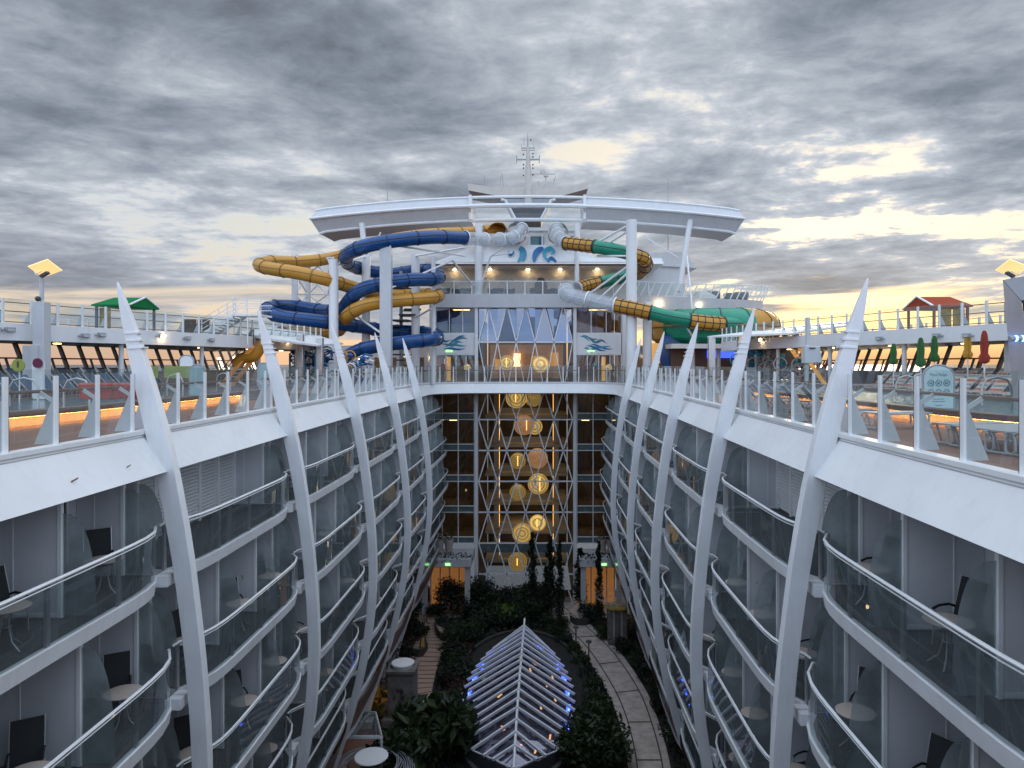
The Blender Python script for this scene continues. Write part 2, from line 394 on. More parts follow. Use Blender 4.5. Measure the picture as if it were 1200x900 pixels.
    skyc = N.new('ShaderNodeMix'); skyc.data_type = 'RGBA'; skyc.blend_type = 'MULTIPLY'; skyc.inputs['Factor'].default_value = 1
    L.new(sky.outputs[0], skyc.inputs['A']); skyc.inputs['B'].default_value = (.06, .06, .06, 1)
    clear = mix(.22, clear, skyc.outputs['Result'])
    rp = N.new('ShaderNodeValToRGB'); L.new(dens, rp.inputs[0])
    el = rp.color_ramp.elements
    el[0].position = .40; el[0].color = (.46, .48, .50, 1)
    el[1].position = .82; el[1].color = (.085, .097, .12, 1)
    for p_, c_ in ((.47, (.36, .38, .41, 1)), (.54, (.255, .28, .315, 1)), (.63, (.18, .202, .238, 1)), (.72, (.125, .144, .176, 1))):
        e = el.new(p_); e.color = c_
    cloud = rp.outputs[0]
    cloud = mix(rng(z, .02, .22, .45, 0.0), cloud, mix(glowf, (.26, .26, .28), (.40, .34, .27)))
    cov = rng(dens, .395, .50)
    # the bright band under the cloud base, with thin streaks left in it
    st = N.new('ShaderNodeTexNoise'); st.inputs['Scale'].default_value = 3.0; st.inputs['Detail'].default_value = 7; st.inputs['Roughness'].default_value = .55; st.inputs['Distortion'].default_value = .5
    mp = N.new('ShaderNodeMapping'); mp.inputs['Scale'].default_value = (1, 1, 9); mp.inputs['Location'].default_value = (3.4, 1.1, .4); L.new(tc.outputs['Generated'], mp.inputs[0]); L.new(mp.outputs[0], st.inputs['Vector'])
    base = math_('ADD', z, rng(st.outputs['Fac'], .3, .7, -.05, .05, False))
    band = rng(base, .090, .045)
    streak = rng(st.outputs['Fac'], .57, .68, 1.0, .25)
    cov = math_('MULTIPLY', cov, math_('SUBTRACT', 1.0, math_('MULTIPLY', band, streak)))
    col = mix(cov, clear, cloud)
    # haze on the horizon and dark below it
    hz = mix(gl2, (.40, .28, .25), (.58, .32, .15))
    back = rng(y, -.35, .25)
    col = mix(math_('MULTIPLY', math_('SUBTRACT', 1.0, back), .55), col, mix(low, (.30, .37, .50), (.24, .31, .42))); hz = mix(back, (.30, .35, .46), hz)
    col = mix(rng(z, .045, -.005), col, hz)
    col = mix(rng(z, -.002, -.03), col, (.10, .11, .13))
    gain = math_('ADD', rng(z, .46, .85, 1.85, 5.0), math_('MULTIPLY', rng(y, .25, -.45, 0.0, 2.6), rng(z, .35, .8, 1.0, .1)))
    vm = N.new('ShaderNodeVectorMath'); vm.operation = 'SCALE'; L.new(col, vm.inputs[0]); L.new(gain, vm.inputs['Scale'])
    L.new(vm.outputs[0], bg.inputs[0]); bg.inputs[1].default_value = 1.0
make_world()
sun = bpy.data.lights.new('sun', 'SUN'); so = bpy.data.objects.new('sun', sun); C.objects.link(so)
sun.energy = .75; sun.angle = math.radians(14); sun.color = (1, .82, .60)
d_ = V((math.sin(math.radians(22)) * math.cos(math.radians(10)), math.cos(math.radians(22)) * math.cos(math.radians(10)), math.sin(math.radians(10))))
so.rotation_euler = (-d_).to_track_quat('-Z', 'Y').to_euler(); so.location = (20, 60, 60)
sc.view_settings.view_transform = 'Standard'; sc.view_settings.look = 'None'; sc.view_settings.exposure = 0
sc.render.engine = 'CYCLES'
cy = sc.cycles
cy.use_denoising = True
try: cy.denoiser = 'OPENIMAGEDENOISE'
except Exception: pass
cy.max_bounces = 6; cy.diffuse_bounces = 4; cy.glossy_bounces = 3; cy.transmission_bounces = 4; cy.transparent_max_bounces = 24
cy.caustics_reflective = False; cy.caustics_refractive = False
for n_, c_ in (('wave', (.04, .28, .42)), ('wave2', (.015, .13, .32)), ('wave3', (.08, .22, .30)), ('pinkd', (.5, .04, .12))): M[n_] = pbr('painted_' + n_, c_, .5)
M['warmwall'] = pbr('warm_glow_lobby_wall', (.40, .22, .10), .6, var=.6, scale=.7, emit=(1, .5, .2), es=.12)
M['greenseam'] = pbr('green_seam', (.01, .10, .06), .4)
M['room'] = pbr('lit_room_wall', (.42, .33, .26), .7, var=.5, scale=1.0)
M['warmpanel'] = pbr('warm_lit_panel', (.6, .35, .12), .5, emit=(1, .5, .12), es=.5)
M['upper2'] = glass('upper_window', tint=(.78, .78, .78), refl=.5, base=.10, gcol=(.5, .6, .8))
M['goldpink'] = pbr('pink_gold_disc', (.70, .40, .26), .3, metal=.5, var=.5, scale=2.2, emit=(1, .50, .22), es=.30)
def leaf(m, p, sz):
    n = V((R.gauss(0, 1), R.gauss(0, 1), R.gauss(0, 1) + .5)).normalized()
    u = n.cross(V((R.gauss(0, 1), R.gauss(0, 1), R.gauss(0, 1)))).normalized(); w = n.cross(u)
    L_ = sz; W = sz * .42
    m.add([p - u * L_ / 2, p + w * W / 2 + n * .04 * sz, p + u * L_ / 2, p - w * W / 2 + n * .04 * sz], [(0, 1, 2, 3)])
def leafball(c, r, n, sz, key=None, squash=1.0):
    m = MB(); c = V(c)
    for k in range(n):
        d = V((R.gauss(0, 1), R.gauss(0, 1), R.gauss(0, 1))).normalized(); q = r * R.uniform(.55, 1.05)
        leaf(m, c + V((d.x * q, d.y * q, d.z * q * squash)), sz * R.uniform(.6, 1.3))
    return m
M['poolglow'] = glow('pool_underlight', (1, .47, .11), 42)
M['gcloth'] = pbr('green_cloth', (.03, .12, .03), .8, var=.2, scale=5)
M['gcloth2'] = pbr('lime_panel', (.28, .32, .06), .7)
M['ycloth'] = pbr('yellow_cloth', (.50, .27, .03), .8, var=.15, scale=5)
M['rcloth'] = pbr('red_cloth', (.28, .035, .02), .8, var=.15, scale=5)
M['maroon'] = pbr('maroon_disc', (.13, .01, .045), .6)
M['redfloat'] = pbr('red_float', (.45, .05, .03), .5)
M['signface'] = pbr('pale_sign', (.50, .62, .62), .5, var=.03)
M['signteal'] = pbr('teal_sign', (.30, .45, .46), .5, var=.1)
M['signink'] = pbr('sign_ink', (.04, .16, .22), .5)
M['led2'] = glow('blue_screen', (.06, .12, 1), 1.6)
M['bluelamp'] = glow('blue_lamp_lens', (.08, .28, 1), 14)
M['steel2'] = pbr('portal_steel', (.27, .25, .25), .38, metal=.6, var=.2, scale=1.5, stretch=(1, 1, .3))
M['steel3'] = pbr('portal_plate', (.30, .31, .33), .35, metal=.5, var=.1)
M['sky_glass'] = glass('skylight_glass', tint=(.50, .50, .56), refl=.6, base=.20, gcol=(.80, .80, 1), dirt_haze=.06, dcol=(.5, .48, .62))
M['finpaint'] = pbr('skylight_fin_paint', (.62, .63, .68), .45, var=.08)
M['redloungeglow'] = pbr('red_lounge_glow', (.16, .06, .05), .6, var=.7, scale=.6, emit=(.5, .14, .10), es=.32)  # emission puts the reddish interior light into the floor itself
M['orangepaint'] = pbr('orange_paint', (.50, .22, .02), .5)
M['brownpaint'] = pbr('brown_paint', (.14, .06, .025), .5)
M['greenpaint'] = pbr('green_paint', (.03, .08, .02), .5)
M['olivepaint'] = pbr('olive_paint', (.20, .17, .03), .5)
M['lampw'] = glow('lounge_lamp', (1, .50, .18), 2.6)
M['signlamp'] = glow('sign_lamp', (1, .82, .5), 2.2)
# ================================================================== the ship: atrium well
def rc(z): return interp([(-20, 9.2), (-17.6, 8.5), (-15, 7.6), (-12, 6.88), (-9.3, 6.52), (-7.7, 6.52), (-5.75, 6.63), (-3.8, 6.85), (-1.8, 7.13), (0, 7.55), (1.7, 8.0), (3.5, 8.5)], z)
_rz = [-20 + .5 * i for i in range(48)]
def rcs(z):  # smoothed
    return sum(rc(z + d) for d in (-1.2, -.6, 0, .6, 1.2)) / 5 if z < 1.8 else rc(z)
def wid(Y): return interp([(4, 7.75), (12, 7.8), (24, 8.0), (35, 8.15), (48, 8.2), (57, 8.15)], Y)
YL = [7.7, 16.4, 24.6, 33.4, 42.3, 51.0]
YR = [7.3, 15.7, 23.9, 32.3, 40.9, 50.0]
SIDES = [(-1, 'left', YL), (1, 'right', YR)]
LEV = [-3.2, -6.0, -8.8, -11.6, -14.4]

# edge of the pool deck round the well (plan view)
def well_path(off=0.0):
    pts = []
    for i in range(0, 40):
        Y = 5 + i * (57.0 - 5) / 39
        pts.append(V((-(wid(Y) + off), Y, 0)))
    rad = 4.4
    cx = 8.15 - rad
    for k in range(1, 13):
        a = PI - k * (PI / 2) / 12
        pts.append(V((-cx + (rad + off) * math.cos(a), 57.2 + (rad + off) * math.sin(a), 0)))
    for k in range(1, 4): pts.append(V((-cx + 2 * cx * k / 6, 57.2 + rad + off, 0)))
    n = len(pts)
    return pts + [V((-p.x, p.y, 0)) for p in reversed(pts) if abs(p.x) > 1e-4 and p.x < 0]
wp0 = well_path()
def lift(path, z): return [V((p.x, p.y, z)) for p in path]

# fascia band
m = MB()
wpo = well_path(.5); wps = well_path(-.06)
bb = well_path(-.58); bm_ = well_path(-.26)
m.strip(lift(wp0, .0), lift(bm_, -.40)); m.strip(lift(bm_, -.40), lift(bb, -.86)); m.strip(lift(bb, -.86), lift(wpo, -.99))
m.strip(lift(wps, 0.0), lift(wps, .085)); m.strip(lift(wps, 0), lift(wp0, 0))
m.strip(lift(wps, .085), lift(well_path(.22), .085)); m.strip(lift(well_path(.22), .085), lift(well_path(.22), .0))
o = m.build('parapet_band', M['white'])
gl_ = MB().strip([p + V((0, 0, -.055)) for p in well_path(-.041)], [p + V((0, 0, -.075)) for p in well_path(-.054)])
gl_.build('groove_line', M['grey'], o, smooth=False)
for px_, py_, w_ in ((50, 558, .07), (136, 557, .05)):
    c_ = P(px_, py_, 0); d_y = 15.0 if px_ > 100 else 13.2
    xx = -(wid(d_y) - .40); zz = -.55
    MB().box((xx + .012, d_y, zz), (.01, w_ * 2.2, w_ * .6), Matrix.Rotation(.6, 3, 'Y') @ Matrix.Rotation(.35, 3, 'X')).build('paint_scuff', M['wood'], o, smooth=False)
tag(o, 'broad white curved fascia band round the open well below the glass railing', 'parapet')

# pool deck: two sides and the far end
m = MB()
edge = well_path(.05)
half = [p for p in edge if p.x <= 0]
outer = [V((-23.0, p.y if p.y < 60 else p.y, 0)) for p in half]
m.strip(lift(half, 0), lift(outer, 0))
half2 = [V((-p.x, p.y, 0)) for p in half]; outer2 = [V((-p.x, p.y, 0)) for p in outer]
m.strip(lift(half2, 0), lift(outer2, 0))
m.face([V((-23, 61.65, -.004)), V((23, 61.65, -.004)), V((23, 90, -.004)), V((-23, 90, -.004))])
kind(m.build('pool_deck', M['deck'], smooth=False))
# soffit of the deck plate, above the top balconies
m = MB()
so_ = [V((p.x, p.y, 0)) for p in well_path(.45)]
for sgn in (-1, 1):
    hp = [V((sgn * abs(p.x), p.y, 0)) for p in so_ if p.x <= 0]
    m.strip(lift(hp, -1.0), [V((sgn * 12.0, p.y, -1.0)) for p in hp])
kind(m.build('deck_soffit', M['grayband'], smooth=False))

# ribs with fins
def make_rib(s, side, Y, idx):
    zs = [3.5, 3.3, 3.0, 2.6, 2.2, 1.7, 1.1, .5, 0, -.5, -1.0, -1.6] + [-2.2 - .75 * i for i in range(24)]
    zb = -19.6
    zs = [z for z in zs if z > zb] + [zb]
    dep = [(-20, .32), (-12, .36), (-4, .40), (-1.6, .44), (-1.0, .46), (0, .47), (1.0, .43), (1.7, .36), (2.6, .26), (3.2, .13), (3.5, .03)]
    thk = [(-20, .23), (-1.5, .26), (0, .26), (2, .20), (3, .13), (3.5, .05)]
    rings = []
    for z in zs:
        c = rcs(z); d = interp(dep, z) / 2; t = interp(thk, z) / 2
        rings.append([V((s * (c + a * d), Y + b * t, z)) for a, b in ((-1, -1), (1, -1), (1, 1), (-1, 1))])
    m = MB().loft(rings)
    o = m.build('curved_rib', M['white2'], bevel=.012)
    tag(o, f'white curved rib with pointed fin on the {side} side, {ORD[idx]} from the camera', 'rib', 'white ribs with pointed fins along the balconies')
    # collars near the tip
    for k, z in enumerate((1.95, 2.12, 2.29)):
        c = rcs(z); d = interp(dep, z) / 2 + .022; t = interp(thk, z) / 2 + .018
        q = MB().prism([V((s * (c - d - .03), Y - t, z + .02)), V((s * (c + d - .05), Y - t, z)), V((s * (c + d - .05), Y + t, z)), V((s * (c - d - .03), Y + t, z + .02))], V((0, 0, .04)))
        q.build('collar', M['rail'], o)
    q = MB().box((s * rcs(-19.7), Y, -19.75), (.9, .7, .45)); q.build('foot_block', M['grayband'], o, bevel=.02)
    return o
for s, side, YY in SIDES:
    for i, Y in enumerate(YY[1:]): make_rib(s, side, Y, i)

# glass railing round the well
def path_len(path):
    L_ = [0]
    for a, b in zip(path, path[1:]): L_.append(L_[-1] + (b - a).length)
    return L_
def at_len(path, L_, d):
    for i in range(len(path) - 1):
        if d <= L_[i + 1] or i == len(path) - 2:
            t = (d - L_[i]) / max(1e-6, L_[i + 1] - L_[i]); t = max(0, min(1, t))
            return path[i].lerp(path[i + 1], t), (path[i + 1] - path[i]).normalized()
def railing(path, name, label, group, step=1.4, h=1.3, z0=.085, inward=1, brackets=True, wood=True):
    """path runs so that the deck side is to the left (inward=1) or right (-1)"""
    root = thing('glass_railing', label, 'railing', path[0] + V((0, 0, z0)), group)
    L_ = path_len(path); n = max(1, round(L_[-1] / step))
    tops = []
    for k in range(n + 1):
        p, t = at_len(path, L_, L_[-1] * k / n)
        nrm = V((-t.y, t.x, 0)) * inward
        tops.append((p, t, nrm))
        rot = Matrix((t, nrm, V((0, 0, 1)))).transposed()
        q = MB(); q.cur = 0
        q.box(p + V((0, 0, z0 + h / 2)), (.095, .05, h), rot)
        q.cur = 1; q.box(p + t * .058 + V((0, 0, z0 + h / 2)), (.02, .045, h), rot); q.cur = 0
        post = q.build('post', [M['rail'], M['dark']], root, smooth=False)
        if brackets:
            q = MB()
            tri = [p + nrm * .03 + V((0, 0, z0)), p + nrm * .40 + V((0, 0, z0)), p + nrm * .09 + V((0, 0, z0 + .78)), p + nrm * .03 + V((0, 0, z0 + 1.0))]
            q.prism([a - t * .012 for a in tri], t * .024)
            q.bar(p + nrm * .05 + V((0, 0, z0 + .82)), p + nrm * .30 + V((0, 0, z0 + .98)), .03, .07)
            q.build('bracket', M['grayband'], post, smooth=False)
    for a, b in zip(tops, tops[1:]):
        A, B = a[0] + a[2] * .015, b[0] + b[2] * .015
        g = MB().face([A + V((0, 0, z0 + .03)), B + V((0, 0, z0 + .03)), B + V((0, 0, z0 + h + .12)), A + V((0, 0, z0 + h + .12))])
        g.build('glass_panel', M['rail_glass'], root, smooth=False)
    if wood:
        MB().tube([p + nr * .32 + V((0, 0, z0 + 1.0)) for p, t, nr in tops], .033, 8).build('handrail', M['wood'], root)
    else:
        MB().tube([p + V((0, 0, z0 + h)) for p, t, nr in tops], .03, 8).build('handrail', M['rail'], root)
    return root
wr = well_path(.12)
for s, side, YY in SIDES:
    ys = YY + [56.6]
    for i in range(len(ys) - 1):
        y0, y1 = (5.6 if i == 0 else ys[i] + .30), ys[i + 1] - .30
        n = 12
        path = [V((s * (wid(y) + .12), y, 0)) for y in [y0 + (y1 - y0) * k / n for k in range(n + 1)]]
        where = 'nearest the camera' if i == 0 else f'between {ORD[i-1]} and {ORD[i]} ribs' if i < 5 else 'beyond the last rib'
        railing(path, 'r', f'white post glass railing on the {side} pool deck edge, {where}', 'glass railings round the well', inward=(1 if s < 0 else -1))
far = [p for p in wr if p.y > 57.0]
far.sort(key=lambda p: p.x)
railing(far, 'r', 'glass railing with white posts on the curved walkway across the far end of the well', 'glass railings round the well', inward=1, step=1.35, wood=True)

# balconies -------------------------------------------------------------
BW = 9.25          # back wall
def edge_x(z, t, amp): return rcs(z) + .52 - amp * (1 - abs(2 * t - 1) ** 7)
def make_bay(s, side, y0, y1, idx, ncab, last=False):
    where = 'nearest the camera' if idx == 0 else f'between {ORD[idx-1]} and {ORD[idx]} ribs' if not last else 'beyond the last rib'
    root = thing('balcony_stack', f'stack of curved smoked glass balconies on the {side} side, {where}', 'balconies', (s * BW, (y0 + y1) / 2, -20), 'stacks of balconies between the ribs')
    ya, yb = y0 + .24, y1 - .24
    N_ = 16
    def E(z, t, amp, off=0): return V((s * (edge_x(z, t, amp) + off), ya + (yb - ya) * t, z))
    for li, z in enumerate(LEV):
        amp = .42 + .05 * li
        ts = [k / N_ for k in range(N_ + 1)]
        # jog out to the ribs at both ends
        e_top = [E(z, t, amp) for t in ts]
        # slab
        m = MB(); th = .30
        back = [V((s * (BW + .5), p.y, z)) for p in e_top]
        low = [V((p.x + s * .05, p.y, z - th)) for p in e_top]
        m.strip(e_top, low); m.strip(low, [V((b.x, b.y, z - th)) for b in back])
        lip = [V((p.x + s * .12, p.y, z)) for p in e_top]
        m.strip(e_top, lip); m.strip(lip, back)
        m.face([e_top[0], low[0], V((back[0].x, back[0].y, z - th)), back[0]]); m.face([e_top[-1], low[-1], V((back[-1].x, back[-1].y, z - th)), back[-1]])
        slab = m.build('balcony_slab', M['white2'], root)
        m = MB().strip([V((p.x + s * .02, p.y, z + .004)) for p in lip], [V((s * BW, p.y, z + .004)) for p in lip])
        m.build('floor_finish', M['balc_floor'], slab, smooth=False)
        # jogs
        for t, yr in ((0, y0), (1, y1)):
            if last and t == 1: continue
            p = E(z, t, amp)
            q = MB().box((s * (rcs(z) + .45), (p.y + yr) / 2, z - th / 2), (.30, abs(p.y - yr) + .02, th - .05))
            q.build('slab_tie', M['white2'], slab, smooth=False)
        # railing
        rail = MB(); gl = MB()
        gp = [E(z, t, amp, .04) for t in ts]
        hr = [p + V((0, 0, 1.10)) for p in gp]
        rail.tube([gp[0] + V((s * .1, -.12, 1.04))] + hr + [gp[-1] + V((s * .1, .12, 1.04))], .032, 6)
        rail.tube([p - V((0, 0, .075)) for p in hr], .014, 5)
        r_ = rail.build('handrail', M['rail'], root)
        step = 4
        for a in range(0, N_, step):
            g = MB(); seg = gp[a:a + step + 1]
            g.strip([p + V((0, 0, .02)) for p in seg], [p + V((0, 0, 1.06)) for p in seg])
            g.build('glass_panel', M['balc_glass'], r_)
        for a in range(0, N_ + 1, step):
            p = gp[a] + V((s * .05, 0, 0)); MB().box(p + V((0, 0, .53)), (.05, .10, 1.06)).build('post', M['frame'], r_, smooth=False)
        # cabin partitions
        ztop = (z + 2.46) if li else -1.01
        louv = (idx == 1 and li == 0)
        for k in range(0 if idx else 1, ncab + (1 if not last else 1)):
            t = min(.995, max(.005, k / ncab)); y = ya + (yb - ya) * t
            if louv and 0 < k < ncab: continue
            ex = edge_x(z, t, amp); xp = ex + .78 if ex + .78 < BW - .3 else BW - .5
            q = MB().box((s * (xp + BW) / 2, y, (z + ztop) / 2), (BW - xp, .05, ztop - z - .02))
            part = q.build('partition', M['balc_wall'], root, smooth=False)
            q = MB().box((s * xp, y, (z + ztop) / 2), (.07, .09, ztop - z - .03))
            q.box((s * (xp + BW) / 2, y, z + .07), (BW - xp - .1, .07, .07))
            if BW - xp > .8: q.box((s * (xp + .62 * (BW - xp)), y, (z + ztop) / 2), (.03, .07, ztop - z - .04))
            q.build('frame_post', M['rail'], part, smooth=False)
            pts = [V((s * (xp - .04), y, z + .05))]
            rx, rzz = xp - .04 - (ex + .10), ztop - z - .25
            for a in range(0, 11):
                an = a / 10 * PI / 2
                pts.append(V((s * (xp - .04 - rx * math.cos(an) ** .75), y, z + .05 + rzz * math.sin(an) ** .9)))
            MB().face(pts).build('frosted_screen', M['frost'], part, smooth=False)
        # back wall with sliding doors
        q = MB().box((s * (BW + .04), (ya + yb) / 2, (z + ztop) / 2), (.06, yb - ya + .3, ztop - z - .01))
        bw = q.build('back_wall', M['balc_wall'], root, smooth=False)
        if louv:
            q = MB(); ns = 19
            for a in range(ns): q.box((s * (BW - .06), (ya + yb) / 2, z + .12 + a * (ztop - z - .2) / ns), (.02, yb - ya - .2, .085), Matrix.Rotation(s * .75, 3, 'Y'))
            lv = q.build('louvre', M['white'], root, smooth=False)
            q = MB()
            MB().box((s * (BW - .002), (ya + yb) / 2, (z + ztop) / 2), (.012, yb - ya - .1, ztop - z - .05)).build('louvre_backing', M['grey'], lv, smooth=False)
            for a in range(7): q.box((s * (BW - .07), ya + .1 + (yb - ya - .2) * a / 6, (z + ztop) / 2), (.1, .14, ztop - z - .03))
            q.build('louvre_frame', M['rail'], lv, smooth=False)
        else:
            for k in range(ncab):
                yc = ya + (yb - ya) * (k + .5) / ncab; w = (yb - ya) / ncab
                d = MB().box((s * (BW - .005), yc, z + 1.05), (.02, w * .66, 2.06)).build('sliding_door', M['door_glass'], root, smooth=False)
                q = MB()
                for yy in (yc - w * .34, yc, yc + w * .34): q.box((s * (BW - .02), yy, z + 1.05), (.05, .06, 2.1))
                q.box((s * (BW - .02), yc, z + 2.12), (.05, w * .7, .06)); q.build('door_frame', M['rail'], d, smooth=False)
    # terracotta skirt under the lowest balcony and white edge strip
    z = LEV[-1]; ts = [k / 10 for k in range(11)]
    a = [E(z, t, .75, .06) + V((0, 0, -.34)) for t in ts]; b = [V((p.x + s * .55, p.y, -16.3)) for p in a]; c = [V((p.x + s * .04, p.y, -16.62)) for p in b]; d = [V((s * 11.5, p.y, -16.62)) for p in c]
    m = MB().strip(a, b); m.build('skirt', M['terracotta'], root)
    m = MB().strip(b, c); m.strip(c, d); m.build('skirt_edge', M['grayband'], root)
BAYS = []
for s, side, YY in SIDES:
    ys = YY + [63.9]
    for i in range(len(ys) - 1):
        make_bay(s, side, ys[i], ys[i + 1], i, 3 if i < 5 else 4, last=(i == 5))
        BAYS.append((s, side, i, ys[i], ys[i + 1]))

# furniture on the balconies --------------------------------------------
def make_table():
    t = thing('balcony_table', 'x', 'table', (0, 0, 0))
    MB().lathe([(.36, .70), (.375, .71), (.375, .725), (.355, .735)], (0, 0, 0), 24).build('table_top', M['planter'], t)
    q = MB()
    for k in range(4):
        a = PI / 4 + k * PI / 2; c, s_ = math.cos(a), math.sin(a)
        q.tube([V((c * .10, s_ * .10, .70)), V((c * .07, s_ * .07, .42)), V((c * .14, s_ * .14, .15)), V((c * .30, s_ * .30, .0))], .014, 6)
    q.tube([V((.09 * math.cos(a), .09 * math.sin(a), .40)) for a in [k * PI / 6 for k in range(12)]], .01, 5, closed=True)
    q.build('leg_frame', M['frame'], t)
    return t
def make_chair():
    t = thing('balcony_chair', 'x', 'chair', (0, 0, 0))
    # faces +y
    q = MB().loft([[V((x, y, z + dz)) for x, dz in ((-.25, 0), (.25, 0), (.25, .025), (-.25, .025))] for y, z in ((.27, .43), (.1, .42), (-.12, .39), (-.22, .40))])
    q.build('seat', M['black'], t)
    q = MB().loft([[V((x, y + dy, z)) for x, dy in ((-.25, 0), (.25, 0), (.25, .025), (-.25, .025))] for y, z in ((-.21, .42), (-.27, .65), (-.36, .95), (-.41, 1.12))])
    q.build('backrest', M['black'], t)
    for sx in (-1, 1):
        x = sx * .265
        q = MB().tube([V((x, .26, .44)), V((x, -.20, .40)), V((x, -.27, .66)), V((x, -.42, 1.14))], .014, 6)
        q.build('side_frame', M['frame'], t)
        q = MB().tube([V((x, .25, .0)), V((x, .22, .42)), V((x, .20, .62))], .014, 6); q.build('leg', M['frame'], t)
        q = MB().tube([V((x, -.34, .0)), V((x, -.12, .40))], .014, 6); q.build('leg', M['frame'], t)
        q = MB().tube([V((x, .24, .62)), V((x, .1, .66)), V((x, -.12, .66)), V((x, -.28, .60))], .022, 6); q.build('armrest', M['black'], t)
    return t
tb, ch = make_table(), make_chair()
first = True; LN = ['top', 'second', 'third', 'fourth', 'lowest']
nt_ = 0
for s, side, i, y0, y1 in BAYS:
    if i > 3: continue
    ncab = 3
    for li, z in enumerate(LEV):
        if i == 1 and li == 0: continue
        if i >= 2 and li > 3: continue
        for k in range(ncab):
            yc = y0 + (y1 - y0) * (k + .5) / ncab
            if i == 0 and yc < 9.3: continue
            if i >= 2 and (k + li) % 2: continue
            t = (k + .5) / ncab
            ex = rcs(z) + .52 - (.42 + .05 * li) * (1 - abs(2 * t - 1) ** 3.2)
            xt = ex + .68
            wh = 'nearest the camera' if i == 0 else f'between {ORD[i-1]} and {ORD[i]} ribs'
            pos = ['near', 'middle', 'far'][k]
            lab = f'on {pos} balcony, {LN[li]} level, {side} side {wh}'
            jit = R.uniform(-.25, .25)
            place(tb, first, V((s * xt, yc - .15 + jit * .5, z + .01)), R.uniform(0, 1), 'round pale table ' + lab, 'round tables on the balconies')
            place(ch, first, V((s * (xt + .55), yc + .55 + jit * .5, z + .01)), s * (PI * .5 + .7) + R.uniform(-.4, .4) , 'black sling armchair ' + lab, 'black armchairs on the balconies')
            first = False
            if R.random() < .45: dup(ch, V((s * (xt + .35), yc - 1.0 + jit * .4, z + .01)), s * (PI * .5 - .9) + R.uniform(-.4, .4), 'second black sling armchair ' + lab, 'black armchairs on the balconies')
# ground-level shop fronts and an added wall, out of view, that blocks light
for s, side, YY in SIDES:
    m = MB()
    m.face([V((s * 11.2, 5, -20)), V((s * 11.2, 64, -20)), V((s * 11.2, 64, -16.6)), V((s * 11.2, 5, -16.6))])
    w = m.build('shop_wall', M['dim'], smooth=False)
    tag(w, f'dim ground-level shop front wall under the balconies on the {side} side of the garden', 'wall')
    for k in range(9):
        y = 27 + k * 4
        f = MB().box((s * 11.15, y, -18.4), (.06, 2.6, 2.6)).build('shop_window', M['orangewall'] if (k % 3 == 1) else M['door_glass'], w, smooth=False)
        q = MB()
        for dy in (-1.3, 0, 1.3): q.box((s * 11.12, y + dy, -18.4), (.08, .1, 2.7))
        q.build('window_frame', M['dark'], f, smooth=False)
m = MB()
m.face([V((-24, 1.0, -45)), V((24, 1.0, -45)), V((24, 1.0, -.03)), V((-24, 1.0, -.03))])
kind(m.build('light_block_wall', M['dim'], smooth=False))  # unseen wall added to keep stray light out of the garden
m = MB()
m.face([V((-24, 1.0, -.02)), V((24, 1.0, -.02)), V((24, -12, -.02)), V((-24, -12, -.02))])
kind(m.build('near_deck', M['deck'], smooth=False))
# hull sides down to the sea
for s, side, YY in SIDES:
    m = MB().face([V((s * 23, -12, -45)), V((s * 23, 92, -45)), V((s * 23, 92, 0)), V((s * 23, -12, 0))])
    kind(m.build('hull_side', M['white'], smooth=False))
m = MB().face([V((-60000, -20000, -46)), V((60000, -20000, -46)), V((60000, 90000, -46)), V((-60000, 90000, -46))])
kind(m.build('sea', M['sea'], smooth=False))
# ================================================================== the far end: glazed atrium building
YF = 64.4
def FX(px, d=YF): return CAM.x + (px - 630) * d / F
def FZ(py, d=YF): return CAM.z + (427 - py) * d / F
ab = thing('atrium_building', 'white end building with tall glass atrium, diamond lattice and warm lit decks', 'building', (0, YF, -20))
XL, XR = -8.25, 8.25; CL, CR = FX(561), FX(671)
roofz = FZ(346)
LV = [LEV[k] - .2 for k in range(5)]            # floor lines of the facade
for x in (CL - .2, CR + .2):
    MB().box((x, YF - .1, (roofz - 20) / 2), (.30, .4, roofz + 20)).build('facade_column', M['white'], ab, bevel=.04)
for x in (FX(506), FX(731)):
    MB().box((x, YF - .1, roofz / 2), (.35, .4, roofz - .01)).build('facade_column', M['white'], ab, bevel=.03)
